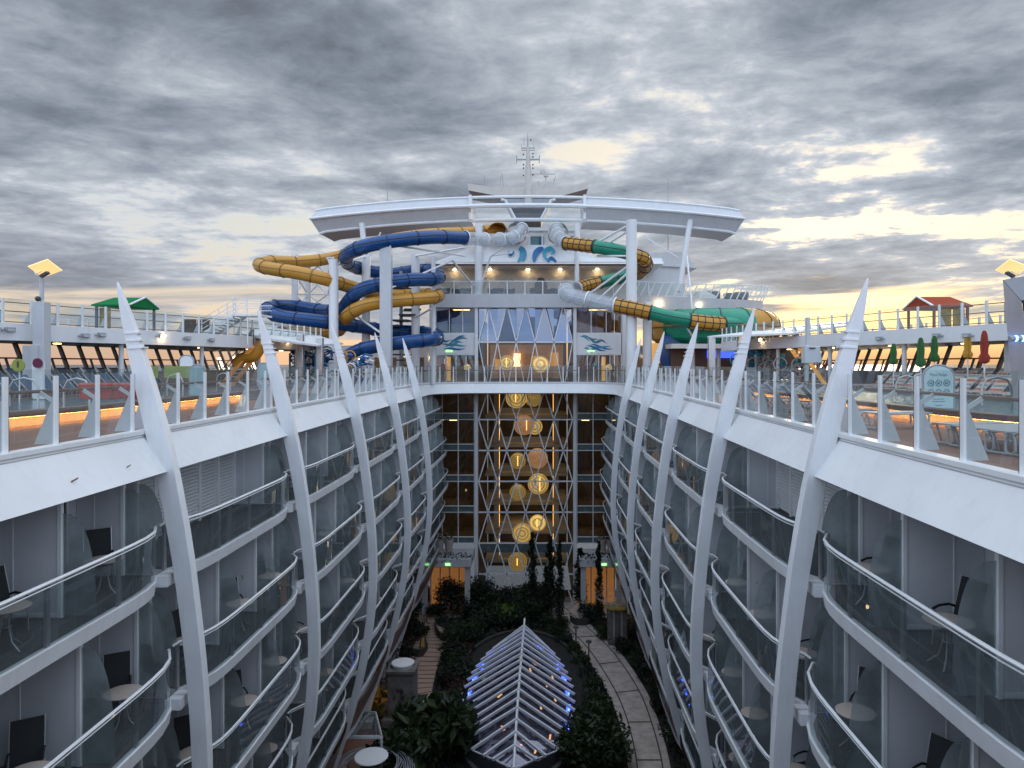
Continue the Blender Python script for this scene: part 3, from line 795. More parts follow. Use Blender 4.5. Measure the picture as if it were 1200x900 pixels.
# side curtain walls below the deck
zt = -.9
for sx, (x0, x1) in ((-1, (XL - 1, CL - .4)), (1, (CR + .4, XR + 1))):
    for li, (za, zb) in enumerate(zip([zt] + LV, LV)):
        MB().face([V((x0, YF, za)), V((x1, YF, za)), V((x1, YF, zb + .55)), V((x0, YF, zb + .55))]).build('facade_glass', M['facade_glass'], ab, smooth=False)
        MB().box(((x0 + x1) / 2, YF + .03, zb + .27), (x1 - x0, .05, .54)).build('spandrel', M['spandrel'], ab, smooth=False)
    m = MB()
    for k in range(4):
        x = (CL - .4 - 1.45 * k) if sx < 0 else (CR + .4 + 1.45 * k)
        m.box((x, YF - .06, (zt + LV[-1]) / 2), (.07, .10, zt - LV[-1]))
    for zb in LV: m.box(((x0 + x1) / 2, YF - .05, zb + .57), (x1 - x0, .08, .07)); m.box(((x0 + x1) / 2, YF - .05, zb), (x1 - x0, .08, .06))
    m.build('facade_grid', M['rail'], ab, smooth=False)
    # corridors behind
    for li, zb in enumerate(LV):
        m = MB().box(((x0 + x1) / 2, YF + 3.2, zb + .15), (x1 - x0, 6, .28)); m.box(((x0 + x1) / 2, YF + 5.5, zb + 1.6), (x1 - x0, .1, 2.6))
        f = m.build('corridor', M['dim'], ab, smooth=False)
        q = MB()
        for k in range(3): q.box((x0 + (x1 - x0) * (.2 + .3 * k) + R.uniform(-.3, .3), YF + R.uniform(1.5, 4), zb + 2.55), (.7, .25, .03))
        q.build('ceiling_lamp', M['warm'], f, smooth=False)
# lattice
m = MB(); sp_ = (CR - CL) / 5
rows = [7.0, FZ(401), FZ(458)] + LV + [-17.4, -20]
def zig(za, zb, ph, yy=YF - .08):
    # za top, zb bottom
    for k in range(6):
        a0 = CL + sp_ * k
        if ph == 0:   # apex at half positions on top
            if k < 5:
                ap = V((a0 + sp_ / 2, yy, za)); m.bar(ap, V((a0, yy, zb)), .085, .10); m.bar(ap, V((a0 + sp_, yy, zb)), .085, .10)
        else:
            if k < 5:
                ap = V((a0 + sp_ / 2, yy, zb)); m.bar(ap, V((a0, yy, za)), .085, .10); m.bar(ap, V((a0 + sp_, yy, za)), .085, .10)
for i, (za, zb) in enumerate(zip(rows, rows[1:])): zig(za, zb, i % 2)
m.build('diamond_lattice', M['rail'], ab, smooth=False)
m = MB()
for z in rows[1:2] + rows[3:-1]: m.box(((CL + CR) / 2, YF - .05, z), (CR - CL, .1, .12))
m.build('lattice_transom', M['rail'], ab, smooth=False)
for i, (za, zb) in enumerate(zip(rows, rows[1:])):
    mt = M['upper_glass'] if i == 0 else M['atrium_glass']
    if i > 1:
        MB().face([V((CL, YF + .02, za)), V((CR, YF + .02, za)), V((CR, YF + .02, zb)), V((CL, YF + .02, zb))]).build('atrium_glazing', mt, ab, smooth=False); continue
    # folded triangular panes
    q = MB(); top_, bot_ = (za, zb)
    for k in range(5):
        x0_ = CL + sp_ * k; j = [R.uniform(-.16, .16) for _ in range(4)]
        if i == 0:
            q.face([V((x0_, YF + .12, zb)), V((x0_ + sp_, YF + .12, zb)), V((x0_ + sp_ / 2, YF + .12 + j[0], za))])
            q.face([V((x0_, YF + .12 + j[1], za)), V((x0_ + sp_ / 2, YF + .12 + j[2], za)), V((x0_, YF + .12, zb))]); q.face([V((x0_ + sp_ / 2, YF + .12 + j[2], za)), V((x0_ + sp_, YF + .12 + j[3], za)), V((x0_ + sp_, YF + .12, zb))])
        else:
            q.face([V((x0_, YF + .12, za)), V((x0_ + sp_, YF + .12, za)), V((x0_ + sp_ / 2, YF + .12 + j[0], zb))])
            q.face([V((x0_, YF + .12 + j[1], zb)), V((x0_ + sp_ / 2, YF + .12 + j[2], zb)), V((x0_, YF + .12, za))]); q.face([V((x0_ + sp_ / 2, YF + .12 + j[2], zb)), V((x0_ + sp_, YF + .12 + j[3], zb)), V((x0_ + sp_, YF + .12, za))])
    q.build('atrium_glazing', mt, ab, smooth=False)
m = MB().box(((CL + CR) / 2, YF - .02, rows[7] - .45), (CR - CL, .06, .8)); m.build('spandrel', M['spandrel'], ab, smooth=False)
# interior: lift lobby floors with warm fronts
for li, z in enumerate([FZ(458)] + LV + [-17.4]):
    m = MB().box((.1, 72.5, z - .1), (8.0, 7.0, .3)); m.box((.1, 69.05, z + .50), (5.2, .08, .55))
    f = m.build('lobby_floor', M['offwhite'], ab, smooth=False)
    q = MB().box((.1, 71.6, z - .27), (5.0, .5, .03)); q.build('ceiling_lamp', M['ceil_light'], f, smooth=False)
m = MB().box((.1, 76.2, -6.2), (8.4, .1, 27.6)); m.box((CL - .1, 70.5, -7), (.1, 11, 26)); m.box((CR + .1, 70.5, -7), (.1, 11, 26))
m.build('lobby_wall', M['dim'], ab, smooth=False)
for li, z in enumerate(LV + [-17.4]):
    for sx in (-1, 1):
        q = MB().box((.1 + sx * 2.9, 69.5, z + 1.5), (.5, .5, 2.6)); p_ = q.build('lobby_pillar', M['offwhite'], ab, smooth=False)
        MB().box((.1 + sx * 2.62, 69.3, z + 1.5), (.04, .05, 2.2)).build('light_strip', M['warmdim'], p_, smooth=False)
# lobby behind the deck-level glass: wall and panels glow in place of lamps
q = MB().box((.1, 72.0, 1.9), (7.4, .1, 3.4)); q.build('glowing_lobby_wall', M['warmwall'], ab, smooth=False)
for k in range(4): MB().box((-2.8 + 1.9 * k, 71.7, R.uniform(1.4, 2.4)), (R.uniform(.5, .9), .12, R.uniform(.7, 1.4))).build('lit_panel', M['ceil_light' if k == 1 else 'warmpanel'], ab, smooth=False)
# storefronts at pool-deck level, mural band, windows of the deck above
d16 = FZ(401)
for sx, a, b in ((-1, 511, 558), (1, 675, 728)):
    x0, x1 = FX(a), FX(b); z1 = FZ(415); z2 = FZ(391); z3 = FZ(364); z4 = FZ(361)
    xc, w = (x0 + x1) / 2, x1 - x0
    MB().face([V((x0, YF, .01)), V((x1, YF, .01)), V((x1, YF, z1)), V((x0, YF, z1))]).build('shop_glass', M['clear'], ab, smooth=False)
    m = MB()
    for k in range(5): m.box((x0 + w * k / 4, YF - .03, z1 / 2), (.07, .1, z1))
    m.box((xc, YF - .03, z1 - .04), (w, .1, .09)); m.build('shop_frame', M['rail'], ab, smooth=False)
    MB().box((xc, YF, (z1 + z2) / 2), (w, .2, z2 - z1)).build('mural_wall', M['white'], ab, smooth=False)
    # painted waves: thin raised strips
    for k in range(9):
        q = MB(); zc = z1 + .35 + (z2 - z1 - .6) * R.random(); xa = x0 + .2 + (w - .8) * R.random() * .6
        ln = R.uniform(.8, 2.2); A = []; B_ = []
        for j in range(13):
            t = j / 12; x = min(xa + ln * t, x1 - .05); zz = zc + .28 * sx * (t - .5) * -1 + .12 * math.sin(t * 5 + k)
            th = .10 * math.sin(PI * t) * R.uniform(.8, 1.1) + .008
            zz = min(max(zz, z1 + .12), z2 - .12)
            A.append(V((x, YF - .105 - .001 * k, zz - th))); B_.append(V((x, YF - .105 - .001 * k, zz + th)))
        q.strip(A, B_); q.build('painted_wave', [M['wave'], M['wave2'], M['wave3']][k % 3], ab, smooth=False)
    MB().face([V((x0, YF, z2)), V((x1, YF, z2)), V((x1, YF, z4)), V((x0, YF, z4))]).build('deck_window', M['upper2'], ab, smooth=False)
    m = MB()
    for k in range(4): m.box((x0 + w * k / 3, YF - .03, (z2 + z4) / 2), (.06, .1, z4 - z2))
    m.box((xc, YF - .03, z2 + .03), (w, .12, .09)); m.build('window_frame', M['rail'], ab, smooth=False)
    # rooms behind
    m = MB().box((xc, YF + 6, 3.4), (w, .1, 7.2)); m.box((xc, YF + 3, .02), (w, 6, .05)); m.box((xc, YF + 3, z1 + .05), (w, 6, .1)); m.box((xc, YF + 3, z4 + .2), (w, 6, .1)); m.box((x0 - .1, YF + 3, 3.5), (.1, 6, 7)); m.box((x1 + .1, YF + 3, 3.5), (.1, 6, 7))
    rm = m.build('room_shell', M['room'], ab, smooth=False)
    for k in range(3):
        MB().box((x0 + w * .55, YF + 1.2 + k * .9, z4 + .05), (w * .42, .28, .05)).build('ceiling_lamp', M['ceil_light'], rm, smooth=False)
    for k in range(2): MB().box((x0 + w * (.3 + .4 * k), YF + 2.5, z1 - .03), (.8, .3, .04)).build('ceiling_lamp', M['warm'], rm, smooth=False)
    MB().box((x0 + w * (.30 if sx < 0 else .62), YF + .5, 1.2), (.35, .1, 2.2)).build('lit_pillar', M['warmpanel'], rm, smooth=False)
    for k, c_ in enumerate(('pinkd', 'pool', 'gold')):
        MB().lathe([(.01, -.05), (.32, 0), (.01, .05)], (x0 + w * (.15 + .3 * k), YF + 1.0, 1.3 + .2 * (k % 2)), 14, Matrix.Rotation(PI / 2, 3, 'X')).build('window_display', M[c_], rm)
    MB().box((x0 + w * .33, YF - .14, z1 + .28), (.6, .06, .16)).build('exit_light', M['exit'], ab, smooth=False)
# deck 17 slab, alcove and roof
z17 = FZ(345); zc17 = FZ(309)
m = MB().box((FX(620), YF + .6, (FZ(361) + z17) / 2), (FX(736) - FX(504), 2.2, z17 - FZ(361))); m.build('upper_deck_slab', M['grayband'], ab, bevel=.03)
m = MB().box((FX(625), YF + 4.2, (z17 + zc17) / 2), (FX(765) - FX(510), .1, zc17 - z17)); m.box((FX(625), YF + 2.5, zc17 + .12), (FX(765) - FX(510), 4.5, .2))
alc = m.build('alcove_wall', M['offwhite'], ab, smooth=False)
MB().box((FX(625), YF + .3, zc17 - .06), (FX(765) - FX(510), .2, .18)).build('dark_soffit', M['wood'], ab, smooth=False)
for k, px in enumerate((527, 571, 618, 658, 704)):
    x = FX(px)
    MB().cyl((x, YF + 3.7, zc17 - .02), (x, YF + 3.7, zc17 - .07), .13, n=10).build('downlight', M['spot'], alc)
    q = MB().box((x, YF + 4.13, z17 + 1.15), (1.1, .05, 2.2)); q.build('alcove_door', M['offwhite'], alc, smooth=False)
for k in range(40):
    px = R.choice((600, 645, 680, 550)) + R.gauss(0, 9); 
    x, z = FX(px), z17 + 1.6 + R.gauss(0, .35)
    if z > zc17 - .1: continue
    if k < 22: MB().box((x, YF + 4.14, z), (R.uniform(.06, .18), .012, R.uniform(.03, .07)), Matrix.Rotation(R.uniform(-1, 1), 3, 'Y')).build('wall_fleck', M['dark'], alc, smooth=False)
# sloping white roof front with wave crest mural
zr0, zr1 = FZ(309), FZ(284)
pts = [V((FX(505), YF + .1, zr0)), V((FX(778), YF + .1, zr0)), V((FX(778), YF + 1.2, FZ(300))), V((FX(700), YF + 1.2, FZ(300))), V((FX(668), YF + 1.4, zr1)), V((FX(585), YF + 1.4, zr1)), V((FX(548), YF + 1.3, FZ(288))), V((FX(505), YF + 1.2, FZ(306)))]
MB().prism(pts, V((0, 6, 0))).build('roof_front', M['white'], ab, smooth=False)
def crest(pts, w, mat, yo):
    c = spline(pts, 8); A = []; B_ = []
    for j, p in enumerate(c):
        t = (c[min(j + 1, len(c) - 1)] - c[max(j - 1, 0)]).normalized(); n = V((-t.z, 0, t.x)); ww = w * math.sin(PI * (j + 1) / (len(c) + 1)) ** .6
        A.append(p + n * ww + V((0, yo, 0))); B_.append(p - n * ww + V((0, yo, 0)))
    MB().strip(A, B_).build('painted_crest', mat, ab, smooth=False)
def RP(px, py): 
    z = FZ(py); t = (z - zr0) / (zr1 - zr0); return V((FX(px), YF + .1 + 1.3 * max(0, t) - .03, z))
crest([RP(626, 307), RP(627, 297), RP(631, 291), RP(637, 288)], .30, M['wave2'], 0)
crest([RP(644, 307), RP(638, 299), RP(639, 292), RP(645, 289), RP(649, 293), RP(646, 297)], .22, M['wave'], -.004)
crest([RP(607, 307), RP(611, 301), RP(612, 294), RP(608, 288)], .26, M['wave'], 0)
crest([RP(613, 307), RP(616, 298), RP(614, 290), RP(609, 286)], .12, M['wave3'], -.004)
crest([RP(595, 293), RP(598, 297), RP(602, 293)], .16, M['wave2'], -.004)
crest([RP(652, 307), RP(646, 302), RP(642, 307)], .2, M['wave2'], -.008)
# slide launch platform on the roof
zp = FZ(285)
m = MB()
for px in (600, 609, 620, 636, 642, 665, 676): m.box((FX(px), YF + 3.5, zp + 1.0), (.18, .18, 2.1))
m.box((FX(632), YF + 3.6, FZ(261)), (7.6, 1.2, .3)); m.build('launch_frame', M['white'], ab, smooth=False)
for px, mt in ((596, 'wave3'), (626, 'pool'), (633, 'blue'), (672, 'wave'), (672, 'wave3')):
    MB().box((FX(px) , YF + 4.2 + R.random(), zp + .75), (.8, .08, 1.3)).build('launch_panel', M[mt], ab, smooth=False)
# walkway railing in front of the alcove
railing([V((FX(512), YF - .3, z17)), V((FX(660), YF - .3, z17)), V((FX(760), YF - .3, z17))], 'r', 'glass railing along the lit upper alcove deck above the atrium windows', 'railings of the upper deck', step=1.55, h=1.15, z0=0, brackets=False, wood=False)

# easy chairs in the alcove
def make_tub():
    t = thing('tub_chair', 'x', 'chair', (0, 0, 0))
    MB().lathe([(.36, .0), (.40, .1), (.40, .40), (.37, .44)], (0, 0, 0), 14).build('seat', M['bluechair'], t)
    q = MB(); rings = []
    for k in range(11):
        a = PI * (-.1 + 1.2 * k / 10); c, s_ = math.cos(a), math.sin(a)
        rings.append([V((.40 * c, .40 * s_, .40)), V((.50 * c, .50 * s_, .40)), V((.52 * c, .52 * s_, .78)), V((.43 * c, .43 * s_, .80))])
    q.loft(rings); q.build('backrest', M['bluechair'], t)
    return t
tub = make_tub()
for k, px in enumerate((521, 535, 547, 577, 584, 597, 627, 643, 652)):
    place(tub, k == 0, V((FX(px, 66.5), 66.5 + .6 * (k % 2), z17 + .02)), R.uniform(-.6, .6), f'blue tub armchair, {ORD[k]} from the left in the row on the lit upper deck', 'blue armchairs on the lit upper deck')
t = thing('egg_chair', 'brown woven egg shaped chair between blue armchairs on the upper deck', 'chair', (FX(634, 66.3), 66.3, z17))
q = MB(); q.lathe([(.02, .15), (.45, .3), (.62, .8), (.55, 1.3), (.3, 1.65), (.02, 1.75)], (FX(634, 66.3), 66.3, z17), 16); q.build('shell', M['brownsofa'], t)
MB().lathe([(.3, 0), (.3, .05), (.06, .08), (.06, .3)], (FX(634, 66.3), 66.3, z17), 12).build('base', M['grey'], t)

# golden discs hanging in the atrium
DD = [(605, 466, 1.0), (625, 467, .8), (614, 498, .98), (626.5, 500, .75), (606.7, 540, .8), (630, 537, .98), (630.7, 567, .98), (606.7, 577, .8), (630, 612.7, .8), (612, 625, .95), (606.7, 658, .9), (633.5, 427, .8), (594, 425, .7)]
for k, (px, py, r) in enumerate(DD):
    c = P(px, py, 67.0 + .35 * (k % 2))
    q = MB().lathe([(.02, -.16), (r * .5, -.13), (r * .85, -.07), (r, 0), (r * .85, .07), (r * .5, .13), (.02, .16)], (0, 0, 0), 28, Matrix.Rotation(PI / 2 , 3, 'X'))
    o = q.build('golden_disc', M[('gold', 'gold2', 'gold3')[k % 3]] if k not in (2, 5) else M['goldpink'])
    o.location = c; OFF[o.name] = c
    fl = 'above deck level' if py < 450 else f'{ORD[[466, 498, 537, 570, 612, 658].index(min([466, 498, 537, 570, 612, 658], key=lambda v: abs(v - py)))]} row from the top'
    tag(o, f'{"large" if r > .9 else "small"} {"pinkish" if k in (2, 5) else "golden"} glowing disc hung behind the lattice glass, {"left" if px < 618 else "right"} one, {fl}', 'pendant', 'golden discs hanging in the glass atrium')
    q = MB().cyl(c + V((0, 0, r)), c + V((0, 0, r + .5)), .012, n=5); q.build('hanger', M['grey'], o)
    if k % 2 == 0: MB().box(c + V((R.uniform(-.3, .3) * r, -.17, 0)), (.07, .04, r * R.uniform(.7, 1.4))).build('lamp_strip', M['warmdim'], o, smooth=False)

# lobby pavilions at the garden end
for sx, side in ((-1, 'left'), (1, 'right')):
    x0, x1 = (-8.9, -4.5) if sx < 0 else (4.8, 8.6); zc = FZ(654, 62.5)
    xc = (x0 + x1) / 2
    t = thing('entrance_canopy', f'white planted canopy above the orange lit doors at the {side} end of the garden', 'canopy', (xc, 62, -20))
    MB().box((xc, 62.6, zc), (x1 - x0, 3.4, .75)).build('canopy_slab', M['grayband'], t, bevel=.05)
    for x in (x0 + .35, x1 - .35): MB().box((x, 61.4, (zc - .37 - 20) / 2), (.45, .45, zc - .37 + 20)).build('canopy_post', M['grayband'], t, smooth=False)
    MB().box((xc, 64.0, -18.3), (x1 - x0 - .8, .1, 3.4)).build('lit_wall', M['orangewall'], t, smooth=False)
    q = MB()
    for k in range(5): q.box((x0 + .5 + (x1 - x0 - 1) * k / 4, 63.8, -18.3), (.1, .1, 3.4))
    q.build('door_frame', M['rail'], t, smooth=False)
    MB().box((xc + .2, 60.86, zc - .1), (.42, .05, .18)).build('exit_light', M['exit'], t, smooth=False)
    for k in range(2):
        px = (515, 526)[k] if sx < 0 else (706, 716)[k]
        c = V((FX(px, 62.3), 62.3, zc + .37))
        pt = thing('tall_planter', f'tall pale tapered planter with clipped ball on the {side} canopy, {"left" if k == 0 else "right"} of the pair', 'planter', c, 'planters on the entrance canopies')
        MB().lathe([(.25, 0), (.42, 1.35), (.36, 1.35), (.33, 1.2)], c, 14).build('pot', M['planter'], pt)
        leafball(c + V((0, 0, 1.75)), .48, 160, .17, 'leafd').build('ball', M['leafd'], pt, smooth=False, fix=False)
    m = MB()
    for k in range(420):
        p = V((R.uniform(x0, x1), R.uniform(60.85, 61.5), zc + .35 + R.uniform(-.3, .45)))
        leaf(m, p, R.uniform(.15, .3))
    o = m.build('trailing_plants', M['leafd'], smooth=False, fix=False)
    tag(o, f'dark trailing plants along the front edge of the {side} entrance canopy', 'plants')

# ------------------------------------------------------------------ arched canopy over the far deck
AC = 618; YA = 66.5
def arc_z(py_mid, py_end, px): 
    u = (px - AC) / 252; return FZ(py_mid + (py_end - py_mid) * u * u, YA)
arch = thing('arched_canopy', 'huge white arched roof canopy spanning over the slides and end building', 'canopy', (0, YA, FZ(240, YA)))
for sx in (-1, 1):
    rings = []
    for k in range(13):
        u = sx * (66 + (252 - 66) * k / 12); px = AC + u
        e = 1 if k == 12 else 0
        x = FX(px, YA); xe = FX(px - sx * 8, YA) if k == 12 else x
        zt_ = arc_z(229.5, 245.5, px); zm_ = arc_z(242, 257.5, px); zb_ = arc_z(257, 273, px)
        if k == 12: zt_, zm_, zb_ = FZ(246, YA), FZ(257.5, YA), FZ(273.5, YA); xs = (FX(AC + sx * 249, YA), FX(AC + sx * 253, YA), FX(AC + sx * 244, YA))
        else: xs = (x, x, x)
        rings.append([V((xs[0], YA + .3, zt_)), V((xs[1], YA - .5, zm_)), V((xs[2], YA + .2, zb_)), V((xs[2], YA + 5.0, zb_ + .1)), V((xs[0], YA + 5.0, zt_))])
    MB().loft(rings).build('canopy_wing', M['grayband'], arch)
    q = MB(); q.tube([r[1] + V((0, -.05, 0)) for r in rings], .13, 6); q.tube([r[2] + V((0, -.05, 0)) for r in rings], .12, 6); q.tube([r[0] + V((0, -.05, 0)) for r in rings], .10, 6)
    q.build('edge_trim', M['rail'], arch)
for a, b, r in ((229.5, 245.5, .14), (242, 257.5, .22), (257, 273, .18)):
    q = MB().tube([V((FX(px, YA), YA + (.3 if a < 235 else -.5 if a < 250 else .2), arc_z(a, b, px))) for px in range(AC - 68, AC + 69, 8)], r, 8); q.build('cross_beam', M['rail'], arch)
for sx in (-1, 1):
    q = MB().box((FX(AC + sx * 67, YA), YA + .4, FZ(243, YA)), (.25, 1.2, 2.3)); q.build('cross_post', M['rail'], arch, smooth=False)
q = MB()
for a in range(AC - 66, AC + 66, 12):
    q.face([V((FX(a, YA), YA + .4, arc_z(230, 245.5, a))), V((FX(a + 12, YA), YA + .4, arc_z(230, 245.5, a + 12))), V((FX(a + 12, YA), YA + .2, arc_z(257, 273, a + 12))), V((FX(a, YA), YA + .2, arc_z(257, 273, a)))])
q.build('canopy_glazing', M['clear'], arch, smooth=False)
# struts that carry it
for k, (ax, ay, bx, by, lab) in enumerate(((424, 262, 432, 345, 'left'), (809, 258, 795, 342, 'right'))):
    o = MB().tube([P(ax, ay, YA), P(bx, by, YA - 1)], [.28, .22], 8)
    o.bar(P(bx + (1 if bx > 600 else -1) * 0, by - 40, YA - .5), P(ax + (22 if bx < 600 else -55), 276 if bx > 600 else 272, YA), .12)
    o = o.build('canopy_strut', M['white']); tag(o, f'slender white strut holding up the {lab} wing of the arched canopy', 'strut')

# ------------------------------------------------------------------ mast and radar deck behind
YM = 84.0
ms = thing('signal_mast', 'white signal mast with yards, lights and aerials above the arched canopy', 'mast', (FX(619, YM), YM, FZ(232, YM)))
q = MB(); q.tube([P(619, 240, YM), P(619, 200, YM), P(618.5, 172, YM)], [.48, .34, .18], 8); q.build('mast_pole', M['offwhite'], ms)
q = MB().bar(P(605.5, 187, YM), P(632, 187, YM), .14); q.bar(P(605.5, 182, YM), P(605.5, 191, YM), .10); q.bar(P(632, 182, YM), P(632, 191, YM), .10); q.build('yard', M['grey'], ms, smooth=False)
q = MB().bar(P(611, 173.5, YM), P(627, 173.5, YM), .10); q.bar(P(611, 176, YM), P(627, 176, YM), .08); q.build('yard', M['grey'], ms, smooth=False)
q = MB().tube([P(618.5, 172, YM), P(618.5, 156, YM)], [.07, .03], 5); q.bar(P(614, 170, YM), P(614, 163, YM), .05); q.bar(P(625.5, 174, YM), P(625.5, 168, YM), .05); q.bar(P(611, 174, YM), P(611, 169, YM), .05); q.build('aerial', M['grey'], ms, smooth=False)
for k, (px, py) in enumerate(((613.5, 193), (624.5, 193), (613.5, 197), (624.5, 197), (613.5, 205.5), (624.5, 205), (624.5, 180), (613.5, 181), (624.5, 184), (622, 164))):
    MB().sphere(P(px, py, YM), .10, 8, 6).build('mast_light', M['dark'], ms)
q = MB(); q.bar(P(639.5, 218, YM), P(639.5, 207, YM), .16); q.bar(P(634, 200, YM), P(642, 206, YM), .25, .5); q.lathe([(.3, 0), (.3, .3)], P(640, 207, YM), 8); q.build('crane_arm', M['offwhite'], ms, smooth=False)
q = MB()
for pp in ([P(586, 218, YM), P(587, 206, YM)], [P(651, 206, YM), P(648, 218, YM)], [P(620, 204, YM), P(651, 204, YM)], [P(590, 218, YM), P(588, 203.5, YM)], [P(568, 216, YM), P(568, 206, YM)], [P(631, 217, YM), P(631, 212, YM)]): q.bar(pp[0], pp[1], .06)
q.build('whip_aerial', M['grey'], ms, smooth=False)
rd = thing('radar_deck', 'broad white winged platform below the signal mast behind the arched canopy', 'platform', P(619, 228, YM))
q = MB(); A = [(548, 215), (575, 219), (619, 219), (664, 219), (690, 213)]; B_ = [(549, 223), (580, 229), (619, 232), (660, 229), (689, 221)]
q.prism([P(x, y, YM) for x, y in A] + [P(x, y, YM) for x, y in reversed(B_)], V((0, 5, 0))); q.build('wing', M['offwhite'], rd, smooth=False)
q = MB().prism([P(592, 233, YM), P(646, 233, YM), P(634, 258, YM), P(604, 258, YM)], V((0, 5, 0))); q.build('bridge_house', M['grey'], rd, smooth=False)
q = MB().prism([P(x, y, YM) + V((0, -.03, 0)) for x, y in ((599, 243), (639, 243), (633, 256), (605, 256))], V((0, .02, 0))); q.build('bridge_window', M['dark'], rd, smooth=False)
q = MB()
for sx in (-1, 1): q.tube([P(619 + sx * 32, 234, YM - .5), P(619 + sx * 27, 235, YM - .5), P(619 + sx * 14, 259, YM - .5)], .2, 6)
q.build('brace', M['white'], rd)
for px, y0_, y1_, d, lab in ((454, 205, 232, 75, 'left of the radar platform'), (783, 204, 265, 75, 'right of the arched canopy centre'), (601.5, 150, 232, 95, 'x')):
    if lab == 'x': continue
    q = MB().tube([P(px, y1_ + 30, d), P(px, y0_, d)], [.06, .02], 5); tag(q.build('whip_antenna', M['grey']), f'thin whip antenna standing {lab}', 'antenna')

# ------------------------------------------------------------------ right terrace with slanted railing
tr = thing('side_terrace', 'white curved side terrace with deck house to the right of the end building', 'terrace', P(820, 360, 66))
pts = [P(737, 346, 65.5), P(780, 347.3, 65), P(830, 349.3, 63.5), P(870, 351, 62), P(894, 352.5, 61)]
c = spline(pts, 5); th = 1.2
A = c; B_ = [p + V((0, 0, -th)) for p in c]; A2 = [p + V((.5, 8, 0)) for p in c]; B2 = [p + V((0, 8, -th)) for p in c]
q = MB().strip(A, B_); q.strip(A, A2); q.strip(B_, B2); q.face([A[-1], B_[-1], B2[-1], A2[-1]]); q.build('terrace_slab', M['grayband'], tr)
q = MB().prism([P(747, 347, 70), P(803, 350, 70), P(803, 312, 70), P(747, 312, 70)], V((0, 6, 0))); q.build('deck_house', M['white'], tr, smooth=False)
q = MB().prism([P(735, 309, 69.5), P(817, 314, 69.5), P(800, 296, 69.5), P(735, 296, 69.5)], V((0, 7, 0))); q.build('deck_house_roof', M['white'], tr, smooth=False)
for k, px in enumerate((772, 819)):
    MB().sphere(P(px, 355.5 if k == 0 else 357, 64.9 - k * 1.1), .13, 10, 8).build('wall_lamp', M['spot'], tr)
tl = thing('terrace_railing', 'outward leaning glass railing with slanted posts along the right side terrace', 'railing', pts[0])
tops = []
for k in range(0, len(c)):
    p = c[k]; tp = p + V((.55, -.2, 1.2)); tops.append(tp)
    MB().bar(p, tp, .06, .10).build('post', M['rail'], tl, smooth=False)
MB().tube(tops, .035, 6).build('handrail', M['rail'], tl)
for a in range(len(c) - 1): MB().face([c[a] + V((.03, 0, .08)), c[a + 1] + V((.03, 0, .08)), tops[a + 1], tops[a]]).build('glass_panel', M['rail_glass'], tl, smooth=False)
for k, px in enumerate((835, 868, 857)):
    q = MB().box(P(px, 346 + k * 1., 65.5 - k), (1.3, .8, .7)); o = q.build('dark_sofa', M['dark'], bevel=.12); tag(o, f'dark low sofa on the right side terrace, {ORD[k]} from the left', 'sofa')
q = MB(); q.lathe([(.01, .9), (.9, .75), (1.4, .3), (1.5, 0)], P(823, 352, 66), 16); o = q.build('clam_daybed', M['offwhite']); tag(o, 'rounded pale shell daybed on the right side terrace', 'daybed')

# ------------------------------------------------------------------ water slides
def slide(name, label, segs, loc, group='water slides beside the end building'):
    """segs: list of (material key, seam key, radius, [points])"""
    root = thing(name, label, 'water slide', loc, group)
    for mk, sk, r, pts in segs:
        c = spline(pts, 7)
        b = MB().tube(c, r, 16, cap=False).build('tube_section', M[mk], root)
        L_ = path_len(c); n = max(1, round(L_[-1] / 2.3))
        for k in range(n + 1):
            p, t = at_len(c, L_, L_[-1] * k / n)
            fl_ = MB().tube([p - t * .045, p + t * .045], r + (.045 if mk != 'tube_clear' else .09), 16)
            fl_.build('flange', M[sk if mk != 'tube_clear' else 'rail'], b)
        # seam along the side facing the well
        if mk in ('blue', 'yellow', 'green'):
            q = MB(); A = []
            for i, p in enumerate(c):
                t = (c[min(i + 1, len(c) - 1)] - c[max(i - 1, 0)]).normalized(); sd = V((-t.y, t.x, 0))
                if sd.y > 0: sd = -sd
                A.append(p + sd.normalized() * (r + .005) + V((0, 0, .06)))
            q.tube(A, .035, 4); q.build('seam', M['seam'] if mk != 'yellow' else M['seamy'], b)
        if mk == 'mesh':
            q = MB()
            m_ = max(2, round(L_[-1] / .55))
            for k in range(m_ + 1):
                p, t = at_len(c, L_, L_[-1] * k / m_)
                q.tube([p - t * .025, p + t * .025], r + .03, 16)
            for s_ in (-1, 0, 1):
                A = []
                for i, p in enumerate(c):
                    t = (c[min(i + 1, len(c) - 1)] - c[max(i - 1, 0)]).normalized(); sd = V((-t.y, t.x, 0))
                    if sd.y > 0: sd = -sd
                    up = t.cross(sd.normalized()); 
                    if up.z < 0: up = -up
                    A.append(p + (sd.normalized() * math.cos(s_ * .8) + up * math.sin(s_ * .8)) * (r + .03))
                q.tube(A, .03, 4)
            q.build('black_band', M['seam'], b)
    return root
M['mesh'] = M['yellow']
def PP(l): return [P(*a) for a in l]
SL = []
